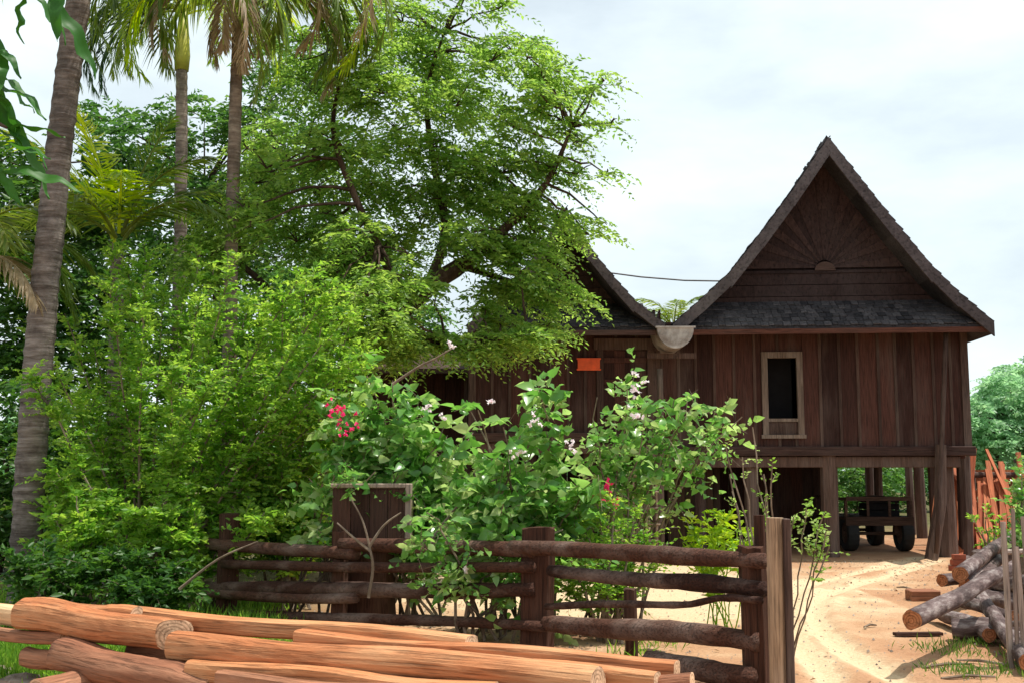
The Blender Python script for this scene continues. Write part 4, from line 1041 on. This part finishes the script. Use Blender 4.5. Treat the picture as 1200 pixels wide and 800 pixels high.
for px, py, dy, rx, rz, n in [
    (470,15,.2,.9,.4,60),(560,-25,.0,.7,.35,30),(420,45,-.6,.8,.4,60),(520,60,.3,.9,.35,80),(600,60,-.3,.8,.25,60),(655,85,-.6,.55,.18,32),(690,110,-.8,.40,.12,14),
    (450,110,-.8,.9,.35,80),(540,120,.4,.9,.3,90),(620,130,-.5,.7,.22,60),(680,148,-.7,.45,.14,18),
    (400,170,-.8,.8,.3,60),(480,175,.3,.8,.3,70),(560,185,-.4,.8,.28,80),(630,190,-.5,.6,.2,44),(675,205,-.7,.4,.12,13),
    (430,230,.8,.8,.3,60),(520,235,.2,.8,.3,75),(600,240,-.4,.75,.25,80),(655,255,-.4,.5,.16,30),(690,275,-.6,.34,.10,10),
    (350,200,.9,.9,.35,75),(310,250,.3,.8,.35,60),(380,265,.8,.8,.3,60),(320,160,1.0,.7,.35,40),(370,110,.2,.8,.35,50),(350,50,.2,.7,.3,30),
    (560,285,-.2,.8,.25,75),(620,300,-.5,.7,.25,70),(470,270,.5,.6,.25,30),
    (590,340,.2,.7,.18,50),(650,340,-.3,.55,.18,42),
    (500,398,-.5,.7,.14,55),(570,400,-.7,.75,.16,75),(625,390,-.9,.5,.10,44),(450,400,.6,.6,.2,30),(550,415,-.8,.4,.06,12),
    (260,290,.2,.7,.3,40),(420,330,.9,.6,.25,40),(440,290,1.2,.7,.3,50),(400,350,1.2,.7,.3,50),(460,345,1.3,.5,.2,22),(275,255,-1.1,.7,.3,50),(245,300,-1.1,.7,.3,50),(300,215,-1.0,.7,.3,40),(430,400,-.8,.5,.2,30),(480,300,-.9,.4,.16,16),(708,95,-.8,.26,.06,5),(716,145,-.8,.24,.06,5),(712,205,-.7,.26,.06,6),(706,262,-.6,.24,.06,5),(585,10,-.3,.35,.1,10),(690,350,-.5,.22,.07,6),(430,345,-1.3,.55,.25,40),(470,340,-1.2,.5,.2,34),(455,385,-1.2,.6,.2,40),(395,320,-1.0,.6,.3,44),(420,270,-1.0,.5,.25,34),(505,335,-1.0,.4,.15,20),(370,380,-.8,.6,.3,44)]:
    bl.append((A_(px, py, dy), (rx*.85, max(rx*.8,.45), rz*1.15), int(n*1.15)))
    if rx > .42:
        for k_ in range(2):
            bl.append((A_(px+random.uniform(-42,26), py+random.uniform(-22,22), dy+random.uniform(-.9,.9)), (rx*.5, rx*.55, rz*1.1), int(n*.42)))
crown_tree('feathery_tree', 'big feathery-leaved tree with a dark leaning trunk in front of the smaller house', 'tree', base, limbs, bl,
           'leaf_main', .112, nleaf=16, L=.58, droop=.42, out=.7, zs=.42, wid=.40, twig_every=5, shell=.3, axis=A_(450,400))

# ------------------------------------------------------------------ BACKGROUND TREES (left)
def bgtree(label, px, Y, blobs, leafm='leaf_mid', size=.15, r=.18, name='broadleaf_tree', nleaf=12, L=.8, group='trees of the grove behind the palms', mult=2.3, toppy=None, shell=.4, big=False, wid=.45):
    b = Vector((xpx(px,Y),Y,0)); tp = min(q[1] for q in blobs) if toppy is None else toppy
    top = at(px, tp+30, Y); mid = Vector((b.x+random.uniform(-.3,.3), Y, top.z*.5))
    limbs = [([b-Vector((0,0,.2)), mid, top], r, r*.3)]
    bs = [(at(qx, qy, Y+dy), (rx, rx*.9, rz), int(n*mult)) for qx, qy, dy, rx, rz, n in blobs]
    return crown_tree(name, label, 'tree', b, limbs, bs, leafm, size, nleaf, L, .4, .4, .45, group, twig_every=0, shell=shell, big=big, wid=wid)
bgtree('pale airy tree whose crown fills the sky gap between the slim palms', 240, 27,
   [(120,140,0,1.0,.5,24),(330,75,.5,1.2,.6,26),(170,170,0,1.5,.8,60),(240,140,0,1.4,.7,50),(310,150,.5,1.4,.7,50),(200,230,0,1.6,.9,80),(280,230,.5,1.6,.9,80),(240,310,0,1.8,.9,90),(330,300,0,1.5,.8,70),(150,300,0,1.5,.8,70),(340,100,1,1.2,.6,30),(390,170,1,1.2,.6,30)], 'leaf_mid', .19, toppy=190)
bgtree('dense dark tree rising behind the near palm trunk', 40, 22,
   [(0,190,0,1.2,.6,50),(60,240,0,1.4,.7,80),(-10,290,0,1.4,.8,80),(110,250,.5,1.1,.6,60),(60,330,0,1.5,.8,90),(120,350,0,1.3,.7,80),(0,400,0,1.5,.8,80),(80,420,0,1.5,.8,90),(140,190,.5,.8,.4,26),(-60,140,0,1.0,.6,30)], 'leaf_dark', .19)
bgtree('deep green tree behind the leaning limb of the feathery tree', 380, 25,
   [(300,380,0,1.5,.8,90),(380,330,0,1.3,.7,70),(440,380,0,1.2,.7,70),(420,310,0,1.0,.6,45),(490,375,.5,.9,.4,26),(250,430,0,1.5,.9,90),(360,450,0,1.6,.8,90),(180,400,0,1.4,.8,80)], 'leaf_mid', .19, r=.2)
bgtree('shaded understorey tree at the edge of the grove', 0, 18,
   [(-20,480,0,1.1,.7,70),(30,540,0,1.1,.7,80),(100,500,0,1.0,.6,70),(-20,600,0,1.0,.6,60),(60,620,0,.9,.4,50)], 'leaf_dark', .16, r=.08)
bgtree('low dark tree filling the gap behind the fountain shrub', 200, 19,
   [(120,560,0,1.1,.6,80),(200,520,0,1.2,.7,90),(280,540,0,1.2,.7,90),(340,580,0,1.0,.6,80),(160,630,0,1.0,.5,60),(250,620,0,1.0,.5,60)], 'leaf_dark', .16, r=.08)

# tree on the right behind the log heap
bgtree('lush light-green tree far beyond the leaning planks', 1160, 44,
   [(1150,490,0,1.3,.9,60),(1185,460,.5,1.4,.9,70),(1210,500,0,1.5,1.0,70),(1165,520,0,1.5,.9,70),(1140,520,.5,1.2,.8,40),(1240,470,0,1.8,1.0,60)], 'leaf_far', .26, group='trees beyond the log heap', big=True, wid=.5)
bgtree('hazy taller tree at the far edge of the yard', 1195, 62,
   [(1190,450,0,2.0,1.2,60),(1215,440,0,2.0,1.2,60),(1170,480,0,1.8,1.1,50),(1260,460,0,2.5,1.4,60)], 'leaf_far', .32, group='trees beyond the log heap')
for i,(px,Y,lab) in enumerate([(1000,40,'bushy green tree seen under the large house beyond its back posts'),(1065,44,'pale green tree seen under the large house near the corner post'),(930,42,'green tree hidden deep behind the large house'),(735,38,'bright green tree showing through the gap under the smaller house')]):
    bgtree(lab, px, Y, [(px-25,570,0,1.3,.8,45),(px+20,560,0,1.4,.8,45),(px,600,0,1.5,.7,50),(px+10,530,0,1.4,.8,40),(px-10,625,0,1.3,.5,40)], 'leaf_dark' if i == 1 else 'leaf_mid', .2, r=.1, group='trees seen below the houses')
# far-off wood at the horizon
LV = Leaves(); n = 9000
ang = RNG.uniform(-1.0, 1.0, n); R_ = RNG.uniform(85, 110, n); P = np.stack([np.sin(ang)*R_, np.cos(ang)*R_, RNG.random(n)**.8*(4.5+1.2*np.sin(ang*30)+.8*np.sin(ang*71))], 1)
LV.add(leaf_geo(P, rdir(n), rdir(n), 1.2, .9, RNG.random(n)))
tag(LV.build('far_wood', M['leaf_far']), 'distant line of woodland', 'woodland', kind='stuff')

# ------------------------------------------------------------------ SHRUBS
def fountain(name, label, base, stems, leafm, size, nsp, L, nleaf=10, droop=.3, tw='twig', wid=.5, big=False, sp_from=.25, upb=.2, r0=.022):
    t = thing(name, label, 'shrub', base); mb = MB(); LV = Leaves(); Ps = []; Ds = []
    for tip, bend in stems:
        b = Vector(base)+Vector((random.uniform(-.18,.18), random.uniform(-.15,.15), 0))
        c = bez(b, tip, bend, 9, .02); mb.tube(c, lerp(r0, .006, len(c)), 5, cap=False)
        for k in range(nsp):
            f = (sp_from+(1-sp_from)*random.random()**.8)*9; i = min(int(f), 8); q = c[i].lerp(c[i+1], f-i)
            tg = (c[i+1]-c[i]).normalized(); d = tg*.6+Vector((random.gauss(0,.6),random.gauss(0,.6),random.gauss(0,.35)+upb)); Ps.append(q); Ds.append(d)
    P = np.array([tuple(p) for p in Ps]); D = np.array([tuple(d) for d in Ds]); Ls = L*RNG.uniform(.5,1.2,len(P))
    sprays(LV, P, D, Ls, nleaf, size, wid, droop, .5, big=big, tilt=.95)
    twig_tubes(mb, P, unit(D), Ls, droop, .004, 2)
    mb.build('stems', M[tw], t); LV.build('foliage', M[leafm], t); return t
# large fountain-like shrub, left
Ys = 13.6; sb = Vector((xpx(175,Ys),Ys,0)); stems = []
for px, py in [(30,440),(50,400),(80,370),(20,520),(60,480),(110,400),(125,340),(125,290),(150,320),(170,360),(190,340),(215,330),(235,350),(255,310),(275,300),(260,380),(300,350),(320,370),(345,330),(365,320),(390,330),(405,380),(380,400),(415,420),(350,420),(300,430),(400,470),(200,430),(150,430),(100,470),(240,440),(340,480),(60,560),(20,590),(120,540),(280,520),(370,540),(200,520),(90,600),(330,600),(180,300),(230,290)]:
    stems.append((at(px+random.uniform(-8,8), py+random.uniform(-8,8), Ys+random.uniform(-1.2,1.2)), (random.uniform(-.1,.1),0,.25)))
fountain('fountain_shrub', 'tall fountain-shaped shrub with many pale stems and small light-green leaves', sb, stems, 'leaf_bush', .088, 72, .42, 12, .34)
sb2 = Vector((xpx(330,13.9),13.9,0)); stems = [(at(x+random.uniform(-8,8), y, 13.9+random.uniform(-.9,.9)), (0,0,.2)) for x, y in [(300,360),(330,340),(360,330),(390,340),(410,370),(420,410),(340,400),(380,430),(300,420),(400,460),(430,450),(350,480),(280,470),(390,500),(330,530),(420,500),(290,540),(370,560)]]
fountain('leafy_shrub', 'dense light-green shrub beside the feathery tree trunk', sb2, stems, 'leaf_bush', .088, 66, .40, 12, .34)
# low shrubs left under the fountain shrub
for px, Y, ps, lm, lab in [(110,12.8,[(60,600),(90,580),(130,590),(160,600),(110,630),(50,640),(150,640),(190,620)],'leaf_bush','low shrub at the foot of the near palm trunk'),
                       (240,13.0,[(190,600),(220,580),(260,590),(290,600),(310,600),(230,610),(280,610),(200,625)],'leaf_bush','low leafy shrub behind the left end of the rail fence'),
                       (60,11.6,[(20,660),(50,650),(90,665),(120,670),(30,690),(80,690)],'leaf_dark','dark ground shrub between the palm trunk and the timber pile'),
                       (170,11.8,[(130,650),(160,660),(200,670),(220,690),(150,690),(180,690)],'leaf_dark','dark ground shrub behind the top of the timber pile'),
                       (350,13.4,[(320,590),(350,580),(380,600),(330,610),(370,610),(300,605)],'leaf_bush','leafy shrub showing between the fence rails')]:
    fountain('low_shrub', lab, Vector((xpx(px,Y),Y,0)), [(at(x,y,Y+random.uniform(-.5,.5)), (0,0,.15)) for x, y in ps], lm, .105, 40, .34, 10, .3)
# flowering vine mass behind the fence
def vine(label, base, tips, Y, nsp, size=.135, L=.34, leafm='leaf_vine', fl=(), spread=.5, name='flowering_vine'):
    t = thing(name, label, 'vine', base); mb = MB(); LV = Leaves(); Ps = []; Ds = []
    for px, py, k in tips:
        tip = at(px, py, Y+random.uniform(-spread, spread)); b = Vector(base)+Vector((random.uniform(-.35,.35), random.uniform(-.2,.2), 0))
        c = bez(b, tip, (random.uniform(-.2,.2), 0, .35), 8, .04); mb.tube(c, lerp(.018,.006,len(c)), 5, cap=False)
        for q_ in range(int(nsp*k*1.45)):
            f = (.45+.55*random.random()**.7)*8; i = min(int(f), 7); q = c[i].lerp(c[i+1], f-i)+Vector((random.gauss(0,.07),random.gauss(0,.07),random.gauss(0,.06)))
            Ps.append(q); Ds.append(Vector((random.gauss(0,1),random.gauss(0,1)-.3,random.gauss(.1,.7))))
    P = np.array([tuple(p) for p in Ps]); D = np.array([tuple(d) for d in Ds])
    sprays(LV, P, D, L*RNG.uniform(.5,1.2,len(P)), 6, size, .68, .35, .25, big=True, tilt=.95, sizevar=.62)
    twig_tubes(mb, P, unit(D), L, .3, .004, 2)
    mb.build('stems', M['twig'], t); LV.build('foliage', M[leafm], t)
    for (px, py, n, m, rr, dY) in fl:
        g = Leaves(); c = at(px, py, Y-.62+dY); k = n
        ce = np.array(tuple(c))+RNG.normal(size=(k,3))*np.array([rr, rr*.5, rr])
        ce = np.repeat(ce, 5, 0); dd = rdir(k*5); g.add(leaf_geo(ce, dd, rdir(k*5), .034, .032, RNG.random(k*5), big=True, curl=.1)); g.build('flower_cluster', M[m], t)
    return t
vine('dense flowering vine with red blossoms mounded over the wooden box', Vector((xpx(480,12.2),12.4,0)),
     [(400,470,1),(430,440,1),(460,445,1),(490,470,1),(520,500,1),(380,500,1),(415,500,1.2),(450,490,1.2),(480,520,1.2),(510,545,1.2),(540,570,1),(430,540,1),(400,535,.8),(500,560,.6),(525,610,1),(515,640,.8),(362,560,.6),(550,520,.6),(500,590,.9),(545,640,.7),(360,600,.4)], 12.5, 24,
     spread=.3, fl=[(395,482,10,'petal_red',.05,0),(408,498,12,'petal_red',.06,0),(500,476,5,'petal_white',.03,0),(518,488,4,'petal_white',.02,0),(386,478,5,'petal_red',.04,0)])
vine('tangled vine with white blossoms growing over the middle fence post', Vector((xpx(610,11.3),11.6,0)),
     [(560,480,.3),(545,470,.3),(590,500,.3),(630,448,.8),(635,470,.4),(610,510,.5),(640,505,.5),(660,525,.5),(600,545,.7),(640,560,1.2),(570,560,1),(590,590,1.2),(620,600,1.2),(560,620,1.1),(650,610,1.1),(680,560,1),(545,580,1),(600,640,.9),(575,655,.6),(670,600,1),(700,560,.8),(690,610,1),(660,640,.8),(705,640,.8)], 11.2, 19,
     fl=[(627,492,6,'petal_white',.03,0),(608,530,6,'petal_white',.03,0),(530,404,4,'petal_white',.02,1),(575,472,4,'petal_white',.02,0),(670,520,5,'petal_white',.03,0),(545,668,4,'petal_white',.02,0)])
vine('loose trailing vine stems spilling over the fence rails below the white blossoms', Vector((xpx(560,10.95),10.95,0)),
     [(480,630,.7),(520,650,1),(545,670,.9),(560,640,1),(590,655,1),(610,640,.8),(650,650,.9),(500,600,1),(530,690,.6),(575,690,.4),(660,620,.9),(690,650,.8),(610,700,.3),(640,735,.3)], 10.75, 10, size=.10, spread=.12)
vine('short leafy vine shoots creeping over the rim of the wooden box', Vector((xpx(372,12.75),12.8,0)),
     [(392,556,1),(415,550,.8),(440,552,.8),(468,556,1),(380,592,1),(374,620,.8),(488,578,.7)], 12.0, 10, size=.10, spread=.1, L=.24)
vine('climbing plant with white and reddish leaves arching above the fence towards the window', Vector((xpx(715,11.5),11.8,0)),
     [(745,430,.7),(735,455,.8),(700,465,.5),(760,465,.8),(755,490,1),(720,490,1),(790,468,1.2),(815,470,1.2),(840,478,1),(870,488,.8),(800,490,.9),(780,500,.6),(700,500,.8),(725,530,.8),(715,560,.5),(845,500,.7)], 11.5, 14, size=.10, spread=.3,
     fl=[(704,580,9,'petal_red',.035,0),(718,586,10,'petal_red',.04,0),(712,572,5,'petal_red',.03,0),(748,487,6,'petal_white',.03,0),(742,462,6,'petal_white',.05,0),(752,445,6,'petal_white',.05,0)])
fountain('feathery_shrub', 'fine-leaved green shrub drooping over the top rail of the fence', Vector((xpx(720,10.9),10.9,0)),
     [(at(x,y,10.9+random.uniform(-.35,.35)), (0,0,.2)) for x, y in [(670,600),(700,590),(720,580),(745,600),(765,625),(690,630),(720,640),(745,650),(665,650),(700,670),(730,690),(660,690),(770,650)]], 'leaf_bush', .06, 26, .3, 10, .35)
# fern-like bright plant
fountain('fern_plant', 'bright yellow-green ferny plant behind the top rail near the gate', Vector((xpx(840,11.5),11.5,0)),
     [(at(x,y,11.5+random.uniform(-.3,.3)), (0,0,.12)) for x, y in [(795,620),(810,610),(825,600),(842,600),(855,598),(870,612),(885,625),(835,620),(850,625),(815,632),(800,640),(875,640)]], 'fern', .085, 13, .22, 9, .4, tw='fern', wid=.4, r0=.007)
# shoots by the gate post
sh = fountain('sapling', 'spindly sapling with bare pale twigs and few bright leaves by the gate', Vector((xpx(888,8.8),8.8,0)),
     [(at(x,y,8.8+random.uniform(-.15,.15)), b) for x, y, b in [(882,500,(-.02,0,0)),(850,520,(.05,0,.1)),(895,555,(0,0,.05)),(855,555,(.05,0,.1)),(905,545,(0,0,.1)),(870,535,(0,0,.1)),(858,575,(.05,0,.0)),(898,570,(0,0,0))]], 'shoot_leaf', .045, 3, .16, 6, .2, sp_from=.62, r0=.010)
fountain('sapling', 'leafy pale twigs reaching past the gate pole towards the drive', Vector((xpx(925,9.3),9.4,0)),
     [(at(x,y,9.3+random.uniform(-.15,.15)), (0,0,.1)) for x, y in [(945,595),(966,600),(968,622),(930,606),(972,640)]], 'shoot_leaf', .055, 8, .18, 7, .2, sp_from=.6, r0=.007)
# green plants right side beyond pickets
fountain('leafy_shrub', 'bright leafy shrub behind the stick fence and above the grey logs', Vector((xpx(1200,15),15,0)),
     [(at(x,y,15+random.uniform(-.6,.6)), (0,0,.2)) for x, y in [(1190,575),(1198,555),(1205,545),(1212,530),(1200,585),(1210,600),(1225,560),(1235,580),(1220,620),(1205,565),(1185,590)]], 'leaf_vine', .11, 14, .3, 7, .3, big=True, wid=.6)
fountain('low_shrub', 'small dark shrub at the foot of the leaning planks', Vector((xpx(1155,18.5),18.5,0)),
     [(at(x,y,18.5+random.uniform(-.3,.3)), (0,0,.1)) for x, y in [(1140,608),(1155,600),(1168,605),(1175,620),(1150,620),(1165,632)]], 'leaf_bush', .09, 6, .22, 8, .3)
fountain('leafy_shrub', 'sunlit green shrub behind the stick lattice between the houses', Vector((xpx(738,21.0),20.9,0)),
     [(at(x,y,20.7+random.uniform(-.1,.4)), (0,0,.1)) for x, y in [(715,560),(730,565),(745,560),(755,570),(720,590),(740,590),(760,590),(715,610),(735,615),(755,615),(700,600)]], 'leaf_bush', .10, 16, .3, 8, .3)
# bare dry branches in front of the box
for lab, pts in (('forked bare pale branch standing in front of the wooden box', [[(432,700),(437,665),(433,640),(425,610),(412,585)],[(434,645),(415,630),(395,612)],[(433,640),(450,615),(470,600)]]),
                 ('thin bare stick slanting across the left end of the fence', [[(210,690),(255,655),(302,634)]]),
                 ('bare arching twig crossing the white-flowered vine', [[(500,640),(530,600),(560,570),(600,556)]]),
                 ('bare pale twig reaching up from the vine below the leaning trunk', [[(460,450),(490,430),(510,420),(530,408)]])):
    t = None; mb = MB()
    for p_ in pts: mb.tube(path([at(x, y, 11.3) for x, y in p_], 4), lerp(.018, .007, (len(p_)-1)*4+1), 5)
    b = at(*pts[0][0], 11.3); tag(mb.build('bare_branch', M['twig'], None, origin=b), lab, 'branch')
# overhanging broad-leaved branch near the camera at top left
t = thing('mango_tree', 'near tree just outside the view reaching in with broad dark-green leaves', 'tree', (-3.0,5.2,0))
mb = MB(); mb.tube(path([(-3.0,5.2,-.1),(-2.95,5.2,1.6),(-2.85,5.15,3.0),(-2.7,5.1,4.0)], 5), lerp(.10,.05,16), 10, jit=.05)
BL = Leaves(); C=[]; D=[]; NR=[]; LL=[]
def bl_(px0, py0, px1, py1, Y=4.9, lean=(0,-.3,.6)):
    a = at(px0,py0,Y); b = at(px1,py1,Y+random.uniform(-.15,.15)); C.append(tuple(a)); D.append(tuple(b-a)); NR.append((lean[0]+random.gauss(0,.2), lean[1]+random.gauss(0,.2), lean[2])); LL.append((b-a).length)
for s in [(-8,95,45,125),(0,110,30,165),(-5,150,62,185),(5,60,-5,110),(30,-10,15,45),(-10,195,25,235),(8,150,75,150),(-20,40,30,80),(60,0,122,84),(20,-20,88,40),(70,-30,60,40),(0,90,60,130),(-10,120,50,190),(10,150,70,225),(-20,70,10,140),(0,200,95,210),(-10,170,60,170)]: bl_(*s)
for p_ in ([(-2.85,5.15,3.0),at(-60,60,5),at(-15,75,4.95),at(8,60,4.9)], [(-2.7,5.1,4.0),at(-40,-60,5),at(20,-25,4.95),at(62,-2,4.9)], [(-2.95,5.2,2.6),at(-60,130,5),at(-15,140,4.95),at(8,150,4.9)], [(-2.95,5.2,2.2),at(-60,210,5),at(-10,205,4.95),at(2,200,4.9)]):
    mb.tube(path([Vector(q) for q in p_], 4), lerp(.03,.006,13), 6)
mb.build('trunk', M['bark'], t, smooth=True)
for c_, d_, n_, l_ in zip(C, D, NR, LL):
    c_ = Vector(c_); d_ = Vector(d_).normalized(); s_ = d_.cross(Vector(n_)).normalized(); u_ = s_.cross(d_); k = 12; vs = []; fs = []; wv = random.uniform(0, 6)
    for i in range(k+1):
        f = i/k; hw = l_*.115*math.sin(math.pi*f**.8)**.75*(1+.07*math.sin(f*19+wv)); q = c_+d_*l_*f-u_*l_*.18*f*f+u_*.012*math.sin(f*15+wv)
        vs += [q-s_*hw+u_*hw*.35, q-s_*hw*.5+u_*hw*.2, q, q+s_*hw*.5+u_*hw*.2, q+s_*hw+u_*hw*.35+u_*.01*math.sin(f*17)]
    for i in range(k):
        for j in range(4): a0 = i*5+j; fs += [(a0, a0+1, a0+6), (a0, a0+6, a0+5)]
    BL.add((np.array([tuple(v) for v in vs]), np.array(fs), np.full(len(fs), random.random())))
o_ = BL.build('leaves', M['big_leaf'], t); o_.data.polygons.foreach_set('use_smooth', np.ones(len(o_.data.polygons), dtype=bool))

# ------------------------------------------------------------------ GROUND COVER
def tufts(cs, n, h, spread):
    LV = Leaves()
    for c in cs:
        k = n; P = np.array([c[0], c[1], 0.0])+np.stack([RNG.normal(size=k)*spread, RNG.normal(size=k)*spread, np.zeros(k)], 1)
        D = np.stack([RNG.normal(size=k)*.5, RNG.normal(size=k)*.5, np.ones(k)], 1); LV.add(leaf_geo(P, D, rdir(k), h*RNG.uniform(.5,1.2,k), .012, RNG.random(k)))
    return LV
cs = [gnd(x, y) for x, y in [(1130,790),(1120,786),(1140,792),(1125,768),(1150,755),(1180,770),(1195,785),(1165,748),(1110,758),(1185,790),(1098,762),(1140,752)]]
tag(tufts(cs, 42, .10, .12).build('grass_tufts', M['grass']), 'short grass tufts on the red earth near the stick fence', 'grass', kind='stuff')
cs = []
for _ in range(320):
    px = random.uniform(-60, 330); py = random.uniform(690, 800); cs.append(gnd(px, py))
for _ in range(60): px = random.uniform(-60, 40); cs.append(gnd(px, random.uniform(760, 800)))
for _ in range(5): px = random.uniform(640, 800); cs.append(gnd(px, random.uniform(735, 775)))
tag(tufts(cs, 45, .16, .14).build('ground_cover', M['leaf_bush']), 'low green weeds under the shrubs and palms', 'weeds', kind='stuff')
n = 5200; X = RNG.uniform(-3, 9, n); Y = 8+RNG.random(n)**1.3*13; sz = .006+.016*RNG.random(n)**3; o4 = np.array([[1,0,-.3],[-.5,.87,-.3],[-.5,-.87,-.3],[0,0,.8]])
v = (np.stack([X, Y, np.full(n, .012)], 1)[:, None, :]+(o4*RNG.uniform(.6,1.3,(n,4,1)))*sz[:, None, None]).reshape(-1, 3); i = np.arange(n)[:, None]*4
LV = Leaves(); LV.add((v, np.stack([i+np.array([q]) for q in [(0,1,3),(1,2,3),(2,0,3)]], 1).reshape(-1, 3), np.repeat(RNG.random(n), 3)))
tag(LV.build('pebbles', M['rock']), 'small clods and pebbles strewn over the sandy yard', 'pebbles', kind='stuff')
n = 3600; X = RNG.uniform(-6, 8.5, n); Y = RNG.uniform(8, 20.5, n); keep = (X < .5) | (X > 5.2) | (RNG.random(n) < .10); X, Y = X[keep], Y[keep]; n = len(X)
LV = Leaves(); D = rdir(n, .1); LV.add(leaf_geo(np.stack([X, Y, np.full(n, .02)], 1), D, np.array([0,0,1.])+RNG.normal(size=(n,3))*.25, .06, .03, RNG.random(n)))
tag(LV.build('leaf_litter', M['litter']), 'fallen dry leaves scattered over the yard earth', 'leaf litter', kind='stuff')
